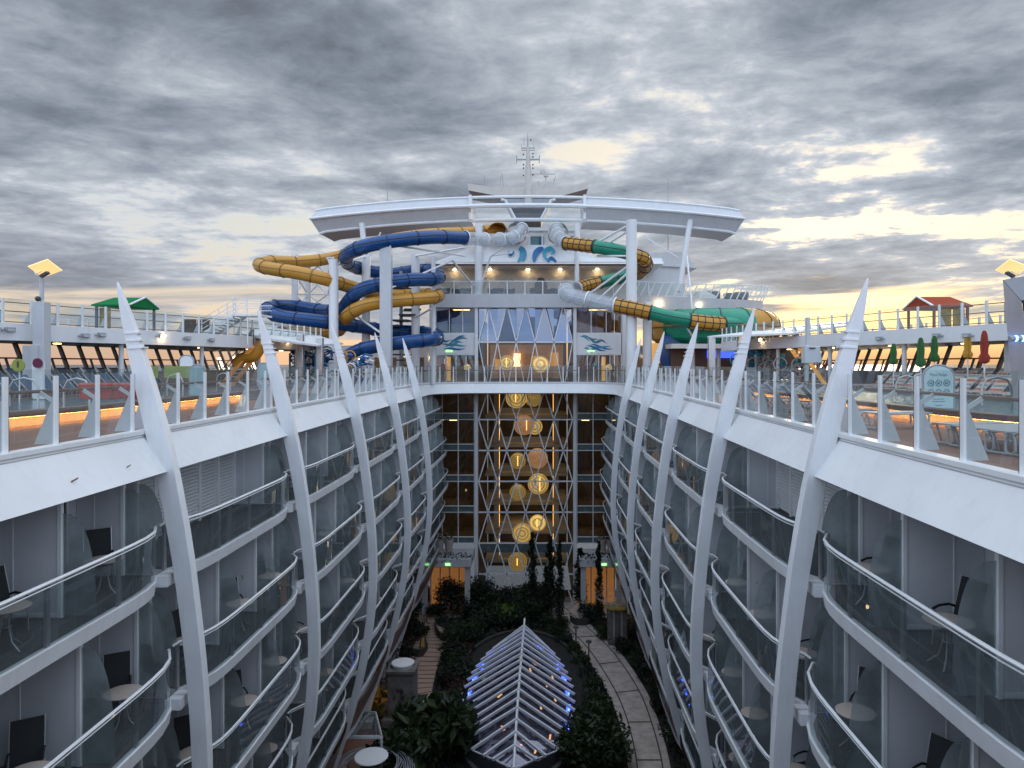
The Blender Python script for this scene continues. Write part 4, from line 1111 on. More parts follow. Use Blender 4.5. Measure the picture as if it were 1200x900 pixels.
SL.append(slide('blue_slide', 'dark blue tube slide coiling down on the left of the end building', [
    ('tube_clear', 'rail', .54, PP([(612, 268, 65), (604, 277, 63.5), (590, 280, 62), (572, 281, 60), (545, 279, 58)])),
    ('blue', 'seamb', .54, PP([(545, 279, 58), (505, 278, 55.5), (455, 283, 54), (420, 291, 54), (405, 302, 56), (416, 313, 60), (455, 321, 63), (495, 316, 63.5), (514, 322, 61), (509, 327, 57.5), (480, 328, 55.5), (445, 333, 54.5), (418, 343, 55), (402, 362, 57)])),
    ('blue', 'seamb', .54, PP([(402, 362, 57), (380, 364, 60), (345, 359, 61.5), (318, 359, 60), (314, 364, 57.5), (330, 371, 56), (370, 376, 55.5), (410, 381, 57), (450, 387, 60), (490, 389, 61.5), (509, 392, 60), (512, 397, 57.5), (495, 399, 55.5), (450, 404, 55), (420, 411, 55), (402, 422, 56)])),
], P(460, 440, 58)))
SL.append(slide('yellow_slide', 'mustard yellow tube slide winding through the blue one on the left', [
    ('yellow', 'seamy', .52, PP([(588, 268, 67), (555, 272, 65), (500, 275, 62.5), (450, 283, 61.5), (410, 297, 63), (380, 304, 63.5), (345, 307, 62), (316, 307, 60), (304, 311, 57.5), (318, 315, 55.5), (350, 320, 54.5), (385, 328, 55), (420, 339, 57.5), (455, 346, 60.5), (495, 345, 61.5), (513, 346, 59.5), (505, 349, 56.5), (470, 352, 55), (432, 357, 54.5), (408, 369, 55.5), (400, 384, 58), (385, 390, 60), (345, 390, 60), (330, 390, 58)])),
], P(440, 440, 58)))
SL.append(slide('green_slide', 'green and black-ringed yellow tube slide with clear sections feeding a bowl on the right', [
    ('tube_clear', 'rail', .55, PP([(652, 268, 65), (653, 274, 63.5), (657, 281, 61), (664, 285, 59.5)])),
    ('mesh', 'seam', .55, PP([(664, 285, 59.5), (680, 287, 58.5), (697, 289, 57.7)])),
    ('green', 'seam', .54, PP([(697, 289, 57.7), (720, 293, 57), (740, 297.5, 57)])),
    ('mesh', 'seam', .55, PP([(740, 297.5, 57), (753, 303, 57.5), (757, 311, 60), (748, 320, 62.5)])),
    ('green', 'seam', .54, PP([(748, 320, 62.5), (725, 326, 63.3), (703, 331, 63)])),
    ('mesh', 'seam', .55, PP([(703, 331, 63), (685, 335, 62.5), (674, 338, 61.5)])),
    ('tube_clear', 'rail', .60, PP([(674, 338, 61.5), (663, 341, 59.5), (664, 345, 57), (680, 349, 56), (700, 354, 55.5), (721, 358, 55)])),
    ('mesh', 'seam', .58, PP([(721, 358, 55), (742, 362, 54.5), (762, 366.5, 54.2)])),
    ('green', 'seam', .56, PP([(762, 366.5, 54.2), (785, 372, 54), (808, 376, 54)])),
    ('mesh', 'seam', .58, PP([(808, 376, 54), (828, 378.5, 54), (847, 380, 54.3)])),
    ('green', 'seam', .56, PP([(847, 380, 54.3), (868, 380, 55), (892, 379, 57), (902, 380, 59.5)])),
], P(760, 440, 58)))
for px, mk, rt_ in ((605, 'blue', SL[0]), (583, 'yellow', SL[1]), (654, 'green', SL[2])):
    c_ = P(px, 272, 65.0); MB().tube([c_ + V((0, 1.6, 0)), c_ + V((0, -.1, -.05))], .92, 18, cap=False).build('launch_ring', M[mk], rt_)
bc = P(836, 385.5, 59.5); rx = 5.35
bowl = thing('slide_bowl', 'big round green and yellow bowl of the slide under the right terrace', 'slide bowl', bc)
prof = [(3.4, -1.45), (4.5, -1.32), (5.1, -.85), (rx, -.1), (5.2, .65), (4.7, 1.2), (4.0, 1.45), (3.2, 1.5)]
for a0, a1, mk in ((-2.65, -1.15, 'green'), (-1.15, 1.2, 'yellow'), (1.2, 2.4, 'green'), (2.4, 2 * PI - 2.65, 'yellow')):
    if mk == 'green' and a0 < -.5 * PI: mk = 'green'
    q = MB(); rings = []
    for k in range(17):
        a = a0 + (a1 - a0) * k / 16
        rings.append([bc + V((r * math.cos(a), r * math.sin(a), z)) for r, z in prof])
    q.loft(rings, closed_ring=False, cap=False); q.build('bowl_panel', M[mk], bowl)
MB().tube([bc + V((rx * math.cos(a), rx * math.sin(a), .05)) for a in [2 * PI * k / 40 for k in range(40)]], .09, 6, closed=True).build('rim', M['seamy'], bowl)
for k in range(14):
    a = 2 * PI * k / 14 + .1; MB().tube([bc + V(((r + .03) * math.cos(a), (r + .03) * math.sin(a), z)) for r, z in prof], .05, 5).build('bowl_seam', M['seamy'] if (a % (2 * PI)) > 5.2 or (a % (2 * PI)) < 3.6 else M['greenseam'], bowl)
MB().lathe([(3.3, -1.7), (3.3, -1.55)], bc, 30).build('bowl_floor', M['blue'], bowl)
# supports
COLS = [(452.5, 281, 54, .43, 'square cream', 'in front of the blue slide'), (391, 304, 55, .36, 'round white', 'nearest the yellow slide end'), (429, 300, 60, .36, 'round white', 'behind the blue coil'), (487, 298, 60.5, .36, 'round white', 'in the middle of the blue coil'), (740, 258, 55, .42, 'tall round white', 'beside the green slide'), (758.5, 354, 56, .36, 'short round white', 'under the green slide'), (346, 298, 62, .30, 'slim white', 'left of the slide truss'), (361, 300, 64, .28, 'slim white', 'right of the slide truss'), (561, 262, 64.7, .36, 'tall white', 'left of the atrium roof'), (508, 300, 59, .18, 'thin white', 'between coil and alcove'), (676, 262, 64.7, .22, 'tall thin white', 'right of the atrium roof')]
for px, py, d, r, a, b in COLS:
    top = P(px, py, d); base = V((top.x, top.y, z17 if px in (561, 676) else 0))
    if 'square' in a: o = MB().box(((top.x), top.y, top.z / 2), (r * 2, r * 1.6, top.z)).build('slide_column', M['grayband'], bevel=.05)
    else: o = MB().cyl(base, top, r, n=16).build('slide_column', M['white'])
    tag(o, f'{a} slide column {b}', 'column', 'white columns carrying the slides')
trs = [(740, 300, 55, 700, 300, 58), (740, 309, 55, 690, 345, 58), (740, 316, 55, 700, 352, 57), (740, 322, 55, 712, 356, 56.5), (740, 262, 55, 702, 283, 58), (740, 268, 55, 706, 290, 58), (452, 340, 54, 530, 305, 58), (452, 286, 54, 545, 300, 58), (530, 305, 58, 555, 335, 62), (452, 340, 54, 470, 358, 57), (430, 300, 60, 391, 312, 55), (487, 372, 60, 505, 362, 58), (487, 300, 60, 545, 290, 60), (420, 372, 56, 452, 394, 54), (575, 300, 62, 590, 290, 62), (575, 300, 62, 562, 340, 63), (575, 300, 62, 600, 296, 64), (805, 300, 62, 815, 400, 58), (820, 400, 56, 860, 386, 57), (806, 385, 54, 818, 405, 56)]
for a in trs: MB().tube([P(*a[:3]), P(*a[3:])], .085, 6).build('brace', M['rail'], SL[0] if a[0] < 640 else SL[2])
q = MB(); pl = [(346, 62), (361, 64), (384, 63), (391, 58)]
for z0_, z1_ in ((302, 322), (322, 345), (345, 362), (362, 382)):
    for (a, da), (b, db) in zip(pl, pl[1:]):
        q.tube([P(a, z0_, da), P(b, z1_, db)], .07, 5); q.tube([P(a, z1_, da), P(b, z0_, db)], .07, 5); q.tube([P(a, z0_, da), P(b, z0_, db)], .07, 5)
o = q.build('slide_truss', M['rail']); tag(o, 'white lattice truss tower under the yellow slide end on the left', 'truss')
# stair tower inside the coil
st_ = thing('spiral_stair', 'dark stair tower rising inside the coil of the left slides', 'stairs', P(470, 440, 61))
for k in range(16):
    a = k * .55; c_ = P(470, 435 - k * 6.5, 61.5)
    MB().box(c_ + V((1.0 * math.cos(a), .6 * math.sin(a), 0)), (2.2, 1.4, .12), a * .3).build('tread', M['dark'], st_, smooth=False)
q = MB().cyl(P(470, 440, 61.5), P(470, 318, 61.5), .15); q.build('newel', M['grey'], st_)
# blue lower drum wall behind the slides
q = MB().box(P(540, 400, 65.2), (4.0, .4, 3.2)); o = q.build('mural_panel', M['wave3']); tag(o, 'blue painted panel wall behind the lowest blue slide turn', 'wall')
q = MB().box(P(540, 378, 65.6), (4.4, .4, 2.2)); o = q.build('mural_panel', M['blue']); tag(o, 'deep blue panel left of the lit upper window', 'wall')
# ================================================================== pool deck sides
GE = [(22.3, 21), (20.9, 27), (19.7, 30.5), (18.1, 35), (16.6, 40), (15.5, 45), (15.0, 50), (14.9, 53)]
def ge_path(s, z, off=0, y0=0, y1=99):
    c = spline([V((s * (x + off), y, z)) for x, y in GE], 6)
    return [p for p in c if y0 <= p.y <= y1]
for s, side in ((-1, 'left'), (1, 'right')):
    g = thing('side_gallery', f'white raised gallery deck along the {side} side of the pool deck', 'gallery', (s * 19, 38, 0))
    a = ge_path(s, 3.28); b = ge_path(s, 2.58); c = ge_path(s, 2.58, .4); i_ = ge_path(s, 3.28, .15); i2 = ge_path(s, 2.75, .15)
    m = MB().strip(a, b); m.strip(b, c); m.strip(a, i_); m.strip(i_, i2); m.build('fascia', M['white'], g)
    m = MB().strip(i2, [V((s * 23.4, p.y, 2.75)) for p in i2]); m.build('gallery_floor', M['grey'], g, smooth=False)
    m = MB().strip(c, [V((s * 23.2, p.y, 2.56)) for p in c]); m.build('gallery_ceiling', M['wood'], g, smooth=False)
    q = MB()
    for p in ge_path(s, 2.53, 1.2)[4::5]: q.box(p, (.18, .3, .03))
    q.build('ceiling_lamp', M['warm'], g, smooth=False)
    for k, y in enumerate((33.5, 38.5, 43.5, 49)):
        p = [q for q in ge_path(s, 0, .5) if q.y >= y][0]
        MB().cyl((p.x, p.y, 0), (p.x, p.y, 2.6), .11, n=10).build('gallery_column', M['white'], g)
    # railing along the gallery
    rl = ge_path(s, 3.28, .08); L_ = path_len(rl); n = round(L_[-1] / 1.15)
    rt = thing('gallery_railing', f'white post railing with thin rails and glass along the {side} gallery', 'railing', rl[0])
    pts = [at_len(rl, L_, L_[-1] * k / n)[0] for k in range(n + 1)]
    for p in pts:
        po = MB().box(p + V((0, 0, .5)), (.07, .11, 1.0)).build('post', M['rail'], rt, smooth=False)
        MB().prism([p + V((s * .05, 0, -.02)), p + V((s * .34, 0, -.02)), p + V((s * .05, 0, .6))], V((0, .04, 0))).build('bracket', M['grayband'], po, smooth=False)
    for zz in (.06, .50, .86): MB().tube([p + V((s * .07, 0, zz)) for p in pts], .022, 5).build('rail', M['mull'], rt)
    q = MB()
    for a_, b_ in zip(pts, pts[1:]): q.face([a_ + V((0, 0, .05)), b_ + V((0, 0, .05)), b_ + V((0, 0, 1.02)), a_ + V((0, 0, 1.02))])
    q.build('glass_panel', M['rail_glass'], rt, smooth=False)
    # outer railing at the ship side
    rt = thing('gallery_railing', f'outer railing at the ship side of the {side} gallery against the sky', 'railing', (s * 23.1, 24, 2.75))
    pts = [V((s * 23.1, y, 2.75)) for y in [24 + 1.6 * k for k in range(18)]]
    for p in pts: MB().box(p + V((0, 0, .6)), (.08, .1, 1.2)).build('post', M['rail'], rt, smooth=False)
    for zz in (.3, .75, 1.15): MB().tube([pts[0] + V((0, 0, zz)), pts[-1] + V((0, 0, zz))], .02, 5).build('rail', M['rail'], rt)
    # slanted window wall at the ship side
    ww = thing('slanted_window_wall', f'row of slanted brown-framed windows looking out to sea under the {side} gallery', 'windows', (s * 22.4, 38, 0))
    z0, z1, xo0, xo1 = 1.15, 2.62, 22.2, 22.75
    MB().box((s * 22.5, 40.5, .55), (.3, 39, 1.1)).build('sill_wall', M['mull'], ww, smooth=False)
    y = 22.0; k = 0
    while y < 60:
        w = 1.5
        q = MB().bar((s * xo0, y, z0), (s * xo1, y, z1), .16, .14, up=(0, 1, 0)); q.build('mullion', M['mull'], ww, smooth=False)
        if k % 2 == 0:
            q = MB().bar((s * (xo0 + .02), y + .55, z0 + .02), (s * (xo0 + .24), y + .55, (z0 + z1) / 2 - .02), .08, .08, up=(0, 1, 0)); q.build('window_bar', M['mull'], ww, smooth=False)
        if y + w < 60.5: MB().face([V((s * xo0, y, z0)), V((s * xo0, y + w, z0)), V((s * xo1, y + w, z1)), V((s * xo1, y, z1))]).build('window_pane', M['clear'], ww, smooth=False)
        y += w; k += 1
    zm = (z0 + z1) / 2; xm = (xo0 + xo1) / 2
    q = MB().bar((s * xm, 22, zm), (s * xm, 60, zm), .08, .07); q.bar((s * xo0, 22, z0), (s * xo0, 60, z0), .14, .10); q.build('transom', M['mull'], ww, smooth=False)
    # tiered sun deck
    for k, (xa, h) in enumerate(((17.3, .22), (19.2, .44))):
        q = MB().box((s * (xa + 22.3) / 2, 37.3, h / 2 + .005 * k), (22.3 - xa, 29.4 - k, h))
        kind(q.build('deck_tier', M['deck'], smooth=False))
    # lifted pool with a lit skirt
    pl = thing('raised_pool', f'raised swimming pool with brown ledge and warm light glowing beneath it on the {side}', 'pool', (s * 14.3, 25, 0))
    def ring(ex, z):
        pts = []
        for k in range(44):
            a = 2 * PI * k / 44; ca, sa = math.cos(a), math.sin(a); e = .45
            pts.append(V((s * (14.3 + (2.45 + ex) * math.copysign(abs(ca) ** e, ca)), 26.5 + (11.0 + ex) * math.copysign(abs(sa) ** e, sa), z)))
        return pts
    q = MB().strip(ring(0, .0), ring(.05, .29), closed=True); q.build('pool_wall', M['offwhite'], pl)
    q = MB(); q.strip(ring(.32, .27), ring(.32, .42), closed=True); q.strip(ring(.32, .42), ring(-.12, .42), closed=True); q.strip(ring(.32, .27), ring(.0, .27), closed=True); q.strip(ring(-.12, .42), ring(-.12, .2), closed=True)
    q.build('ledge', M['wood'], pl)
    r1 = ring(.20, .262); r2 = ring(.26, .262); q = MB(); n_ = 44
    for k in range(n_):
        if abs(r1[k].x) < 14.3 and 15 < r1[k].y < 32 or (abs(r1[k].x) < 14.3 and s > 0 and r1[k].y < 37):
            kk = (k + 1) % n_; q.face([r1[k], r1[kk], r2[kk], r2[k]])
    q.build('light_strip', M['poolglow'], pl, smooth=False)
    MB().face(ring(-.12, .36)).build('water', M['pool'] if s > 0 else M['poolL'], pl, smooth=False)
    for k, (px, d, w) in enumerate(((1168, 20.5, .85), (1062, 24, .7), (1078, 28, .6)) if s > 0 else ((28, 20, .8), (90, 19.5, .7), (205, 27, .6), (262, 31, .6))):
        c_ = P(px, 427, d); x = c_.x; yy = d
        q = MB().tube([V((x - w / 2, yy, .42)), V((x - w / 2, yy, .95)), V((x - w * .35, yy, 1.15)), V((x, yy, 1.22)), V((x + w * .35, yy, 1.15)), V((x + w / 2, yy, .95)), V((x + w / 2, yy, .2))], .03, 8)
        o = q.build('grab_rail', M['steel']); tag(o, f'bent steel grab rail of the {side} pool, {ORD[k]} from the camera', 'grab rail', 'steel grab rails at the pools')

# wall lights and floodlights on the gallery fascia
def flood(p, s, label, warm):
    t = thing('floodlight', label, 'light', p, 'lamps on the gallery fascias')
    MB().box(p, (.12, .5, .18)).build('housing', M['grey'], t, bevel=.02)
    q = MB().bar(p + V((s * .1, -.25, -.05)), p + V((s * .2, -.25, 0)), .04); q.bar(p + V((0, -.35, .0)), p + V((0, .35, 0)), .04); q.build('arm', M['grey'], t, smooth=False)
    if warm: MB().sphere(p + V((-s * .1, 0, -.02)), .10, 10, 8).build('lens', M['spot'], t)
    else: MB().box(p + V((-s * .07, 0, -.02)), (.02, .36, .12)).build('lens', M['grayband'], t, smooth=False)
for s, side, l in ((-1, 'left', ((8, 386, 28.2, 0), (28, 386, 28.8, 0), (95, 393, 31.2, 0), (116, 392, 32.2, 0), (172, 393.5, 35.2, 1), (205, 396, 37.2, 0), (228, 398, 38.8, 0), (267, 398, 42.6, 0), (293, 398.5, 46, 1))), (1, 'right', ((961, 398, 44.2, 1), (1020, 397, 36.6, 0), (1040, 396.5, 35, 0), (1090, 393, 31.5, 0), (1118, 393, 30.5, 0)))):
    for k, (px, py, d, wm) in enumerate(l):
        e = [q for q in ge_path(s, 0, -.08) if q.y >= d][0]
        flood(V((e.x, e.y, CAM.z + (427 - py) * e.y / F)), s, f'{"lit warm" if wm else "grey unlit"} floodlight on the {side} gallery fascia, {ORD[k]} from the {"left" if s < 0 else "left"}', wm)
# lamp masts
for s, side, px, d, py0 in ((-1, 'left', 49, 29.4, 354), (1, 'right', 1187, 29.4, 354)):
    b = P(px, 427, d); b.z = 0
    t = thing('deck_lamp_mast', f'tall lamp post with tilted glowing square reflector on the {side} gallery', 'lamp post', b)
    zt = P(px, py0, d).z
    MB().box((b.x, b.y, zt / 2), (.46, .46, zt)).build('pillar', M['grayband'], t, bevel=.02)
    if s < 0: MB().box((b.x - .25, b.y - .1, zt / 2 - .9), (.6, .5, zt - 1.8)).build('pillar_base', M['grayband'], t, smooth=False)
    zp2 = P(px, 325, d).z
    MB().cyl((b.x, b.y, zt), (b.x, b.y, zp2), .085, n=10).build('pole', M['grayband'], t)
    c_ = P(px + (4 if s < 0 else -1), 314.5, d)
    rot = Matrix.Rotation(-s * -.35, 3, 'Y') @ Matrix.Rotation(-.5, 3, 'X')
    MB().box(c_, (.86, .8, .04), rot).build('reflector', M['reflector'], t, smooth=False)
    q = MB()
    for a in (-.25, .05): q.tube([V((b.x, b.y, zp2)), V((b.x + s * .18, b.y - .1, zp2 + .1)), c_ + V((s * .2 + a, 0, -.12))], .02, 5)
    q.build('arm', M['rail'], t)
    q = MB().box(V((b.x - s * .22, b.y - .15, zp2 + .10)), (.34, .2, .1), Matrix.Rotation(s * .5, 3, 'Y')); q.build('projector', M['dark'], t, smooth=False)
    if s < 0: MB().sphere((b.x - .02, b.y - .2, zt + .12), .11, 10, 8).build('camera_dome', M['dark'], t)
# huts on the gallery
def hut(px0, px1, d, pyr, pye, roofm, postm, label, s):
    a, b = P(px0, 427, d), P(px1, 427, d); w = b.x - a.x; dep = 2.6; zf = 2.76
    zr, ze = P(px0, pyr, d).z, P(px0, pye, d).z
    t = thing('roofed_cabana', label, 'cabana', ((a.x + b.x) / 2, d + dep / 2, zf))
    x0, x1 = a.x, b.x
    # ridge runs along X; gable end towards the well
    q = MB(); ym = d + dep / 2; ov = .12
    q.add([(x0 - ov, d - ov, ze), (x1 + ov, d - ov, ze), (x1 + ov - .35 * (s > 0), ym, zr), (x0 - ov + .35 * (s < 0), ym, zr), (x0 - ov, d + dep + ov, ze), (x1 + ov, d + dep + ov, ze),
           (x0 - ov, d - ov, ze - .07), (x1 + ov, d - ov, ze - .07), (x0 - ov, d + dep + ov, ze - .07), (x1 + ov, d + dep + ov, ze - .07)],
          [(0, 1, 2, 3), (3, 2, 5, 4), (0, 1, 7, 6), (4, 5, 9, 8), (6, 7, 9, 8), (0, 3, 4), (1, 2, 5), (0, 4, 8, 6), (1, 5, 9, 7)])
    q.build('roof', roofm, t, smooth=False)
    gx = x1 + ov + .015 if s < 0 else x0 - ov - .015
    q = MB().bar((gx, d - ov - .03, ze), (gx - (.0 if s < 0 else 0) , ym, zr + .02), .05, .12, up=(1, 0, 0)); q.bar((gx, d + dep + ov + .03, ze), (gx, ym, zr + .02), .05, .12, up=(1, 0, 0)); q.build('gable_trim', M['rail'], t, smooth=False)
    for x in (x0 + .06, x1 - .06):
        for y in (d + .06, d + dep - .06): MB().box((x, y, (zf + ze) / 2), (.11, .11, ze - zf)).build('post', postm, t, smooth=False)
    pw = w * .36
    for k in range(1 if s < 0 else 2):
        xx = x0 + .1 + pw * .5 + k * 0 if s < 0 else x1 - .1 - pw * (.5 + k * 1.02)
        MB().box((xx, d + .2, (zf + ze) / 2 - .05), (pw - .08, .05, ze - zf - .2)).build('patterned_panel', M['goldpanel'], t, smooth=False)
    MB().box(((x0 + x1) / 2, d + 1.6, zf + .35), (w * .6, .8, .6)).build('daybed', M['goldpanel'], t, bevel=.05)
hut(111, 151, 37, 346, 357, M['greenroof'], M['bluepost'], 'cabana with green gabled roof and blue posts on the left gallery', -1)
hut(1094, 1136, 36, 345, 358, M['redroof'], M['redwood'], 'cabana with orange red gabled roof and red posts on the right gallery', 1)
# wicker sofas left gallery
for k, px in enumerate((219, 236)):
    c_ = P(px, 427, 42); q = MB().box((c_.x, 42, 3.2), (.8, .8, .9)); q.box((c_.x, 42.35, 3.85), (.8, .12, .9)); o = q.build('wicker_seat', M['brownsofa'], bevel=.05)
    tag(o, f'tall brown wicker seat on the left gallery, {"left" if k == 0 else "right"} of two', 'seat')
# gallery stairs
def stair(a, b, w, n, label, mat, railm, lit=None):
    a, b = V(a), V(b); t = thing('open_stair', label, 'stairs', a)
    d = b - a; hd = V((d.x, d.y, 0)).normalized(); nr = V((-hd.y, hd.x, 0))
    q = MB()
    for k in range(n): q.box(a + d * ((k + .5) / n), (abs(d.x) / n + .12, w, .05), None)
    q.build('treads', mat, t, smooth=False)
    for sg in (-1, 1):
        o_ = nr * w / 2 * sg
        MB().bar(a + o_, b + o_, .06, .24).build('stringer', lit or mat, t, smooth=False)
        q = MB()
        for zz in (.35, .65, .95): q.bar(a + o_ + V((0, 0, zz)), b + o_ + V((0, 0, zz)), .035)
        for k in range(5): p = a + o_ + d * (k / 4); q.bar(p, p + V((0, 0, .97)), .04)
        q.build('stair_railing', railm, t, smooth=False)
    return t
a, b = P(243, 389, 42), P(282, 366, 42)
t = stair((a.x, 42, 3.3), (b.x, 42, b.z - .2), 1.4, 9, 'white open stair climbing from the left gallery towards the slides', M['rail'], M['rail'])
c_ = P(296, 366, 42)
q = MB().box((c_.x, 42, b.z - .22), (1.7, 1.6, .1))
for zz in (.35, .65, .95): q.bar((c_.x - .85, 41.2, b.z - .2 + zz), (c_.x + .85, 41.2, b.z - .2 + zz), .035); q.bar((c_.x - .85, 42.8, b.z - .2 + zz), (c_.x + .85, 42.8, b.z - .2 + zz), .035)
for dx in (-.8, 0, .8): q.bar((c_.x + dx, 41.2, b.z - .2), (c_.x + dx, 41.2, b.z + .78), .04); q.bar((c_.x + dx, 41.3, 2.76), (c_.x + dx, 41.3, b.z - .2), .06)
q.build('landing', M['rail'], t, smooth=False)
a, b = P(262, 430, 43.5), P(303, 398, 43.5)
stair((a.x, 43.5, .05), (b.x, 43.5, 2.75), 1.5, 12, 'stair lit warm orange under the left gallery', M['rail'], M['mull'], M['orangewall'])
q = MB().tube(spline([P(276, 428, 43), P(284, 420, 43), P(298, 417, 43), P(305, 407, 43), P(312, 399, 43)], 6), .34, 12); o = q.build('small_slide', M['yellow']); tag(o, 'small orange tube slide by the lit stair under the left gallery', 'slide')
a, b = P(962, 427, 44), P(930, 402, 44)
stair((a.x, 44, .3), (b.x, 44, 2.75), 1.5, 12, 'white open stair with railings under the right gallery', M['rail'], M['rail'], M['warmpanel'])
# flat sail roofs
for side, pl_, z_ in (('left', [(275, 389, 44), (318, 384, 48), (360, 389, 52), (402, 402, 54), (372, 404, 47), (318, 397, 42)], .12), ('right', [(829, 394, 45), (880, 388, 49), (945, 380.5, 49), (1004, 375, 45), (1000, 380, 41), (930, 390, 41)], .10)):
    q = MB().prism([P(*a) for a in pl_], V((0, 0, -z_))); o = q.build('sail_roof', M['white'], smooth=False); tag(o, f'thin white leaf shaped sun roof over the {side} side of the pool deck', 'roof')
for px, py0, d, lab in ((352, 392, 47, 'left sail roof, left'), (375, 396, 48, 'left sail roof, right'), (834, 394, 45, 'right sail roof, left'), (868, 390, 47, 'right sail roof, right')):
    p = P(px, py0, d); o = MB().box((p.x, d, p.z / 2), (.42, .42, p.z)).build('steel_pillar', M['steel'], bevel=.03); tag(o, f'square brushed steel pillar under the {lab} of two', 'pillar')
# aqua play structures
def play(px0, px1, py0, d, label, cols, n):
    t = thing('splash_structure', label, 'play structure', P((px0 + px1) / 2, 445, d))
    a, b = P(px0, py0, d), P(px1, py0, d)
    for k in range(n):
        x = a.x + (b.x - a.x) * R.random(); y = d + R.uniform(-.8, .8); z = R.uniform(.3, a.z)
        if k % 3 == 0:
            MB().tube([V((x, y, 0)), V((x, y, z)), V((x + .3, y, z + .2)), V((x + R.uniform(.4, .9), y, z + .1))], .07, 7).build('water_pipe', M[R.choice(cols)], t)
        elif k % 3 == 1: MB().sphere((x, y, z), R.uniform(.16, .3), 12, 8).build('ball', M[R.choice(cols)], t)
        else: MB().tube([V((x + .4 * math.cos(q_), y, z + .4 * math.sin(q_))) for q_ in [2 * PI * i / 20 for i in range(20)]], .05, 6, closed=True).build('wheel', M[R.choice(cols)], t)
    for k in range(4):
        z = .6 + k * (a.z - .8) / 3; MB().bar((a.x, d, z), (b.x, d, z), .08).build('water_pipe', M[cols[k % len(cols)]], t, smooth=False)
play(342, 384, 402, 51, 'blue and white splash play tower of pipes and balls on the left', ['blue', 'rail', 'wave', 'blue'], 90)
play(398, 430, 416, 50, 'cluster of blue and orange water play balls under the lower blue slide', ['blue', 'rail', 'wave2', 'yellow'], 40)
play(862, 908, 412, 49, 'white wheels and pipes of the splash play area on the right', ['rail', 'rail', 'wave', 'grayband'], 66)
play(912, 962, 424, 44, 'low white hoops and small toys of the right play area', ['rail', 'pinkd', 'grayband', 'pool'], 34)
q = MB().box(P(915, 423, 44.5), (.5, .1, .9)); o = q.build('blue_box', M['wave']); tag(o, 'bright blue box panel beside the right play hoops', 'box')
t = thing('hanging_screen', 'grey screen housing on a post beside the right lit stair', 'screen', P(952, 430, 36))
MB().prism([P(944, 405, 36), P(961, 406, 36), P(964, 425, 36), P(943, 426, 36)], V((0, .5, 0))).build('housing', M['grayband'], t, bevel=.03)
q = MB().bar(P(945, 447, 36.3), P(947, 372, 36.3), .16); q.bar(P(949, 386, 36.3), P(947, 372, 36.3), .1); q.build('post', M['grayband'], t, smooth=False)
MB().box(P(952, 408, 35.97), (.3, .03, .06)).build('slot', M['dark'], t, smooth=False)
# dark back wall under the right bowl with blue screen and warm light
t = thing('bar_front', 'brown bar front with blue lit screen under the slide bowl on the right', 'bar', P(850, 440, 55))
MB().box(P(860, 424, 56), (10, .3, 2.8)).build('bar_wall', M['wood'], t, smooth=False)
MB().box(P(845, 415, 55.7), (2.2, .1, .6)).build('screen', M['led2'], t, smooth=False)
for px in (812, 842, 900): MB().cyl(P(px, 445, 55), P(px, 407, 55), .16, n=10).build('bar_column', M['offwhite'], t)
MB().box(P(855, 406, 55), (9.5, 2.5, .35)).build('bar_roof', M['offwhite'], t, smooth=False)
MB().box(P(766, 414, 57), (1.0, .1, 1.6)).build('lit_panel', M['warmpanel'], t, smooth=False)
MB().lathe([(.01, -.1), (1.5, -.05), (1.7, 0), (1.5, .05), (.01, .1)], P(796, 413, 56.5), 24, Matrix.Rotation(PI / 2, 3, 'X')).build('round_mural', M['blue'], t)

# far cross wall closing the pool deck beside the slides
for s, side in ((-1, 'left'), (1, 'right')):
    t = thing('forward_wall', f'pale cross wall with dark openings behind the slides on the {side}', 'wall', (s * 16, 72, 0))
    MB().box((s * 16.2, 72, 2.9), (14.0, .4, 1.2)).build('fascia', M['grayband'], t, smooth=False)
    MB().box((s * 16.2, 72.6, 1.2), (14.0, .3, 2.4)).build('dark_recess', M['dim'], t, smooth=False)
    for k in range(5): MB().box((s * (10 + 2.8 * k), 71.9, 1.15), (.5, .4, 2.3)).build('pier', M['grayband'], t, smooth=False)
    for k in range(6): MB().sphere((s * (9.6 + 2.4 * k), 71.7, 2.2), .10, 8, 6).build('wall_lamp', M['spot'], t)
# sun loungers -----------------------------------------------------------
def make_lounger(fab, name):
    t = thing(name, 'x', 'sun lounger', (0, 0, 0))
    # head at -x, feet at +x
    MB().loft([[V((x, y, z + dz)) for y, dz in ((-.30, 0), (.30, 0), (.30, .03), (-.30, .03))] for x, z in ((-.2, .36), (.4, .35), (1.05, .35))]).build('seat', M[fab], t)
    MB().loft([[V((x + dx, y, z)) for y, dx in ((-.30, 0), (.30, 0), (.30, .03), (-.30, .03))] for x, z in ((-.22, .37), (-.48, .62), (-.78, .98))]).build('backrest', M[fab], t)
    q = MB()
    for sy in (-1, 1):
        y = sy * .33
        q.tube([V((-.80, y, 1.0)), V((-.22, y, .36)), V((1.08, y, .34))], .02, 6)
        q.tube([V((-.45, y, .62)), V((-.70, y, .30)), V((-.72, y, .02)), V((-.1, y, .02)), V((.05, y, .34))], .018, 6)
        q.tube([V((.55, y, .34)), V((.5, y, .02)), V((.95, y, .02)), V((1.02, y, .34))], .018, 6)
    q.build('frame', M['frame'], t)
    return t
lb, ls = make_lounger('bluefab', 'sun_lounger'), make_lounger('stripe', 'striped_lounger')
f1 = f2 = True
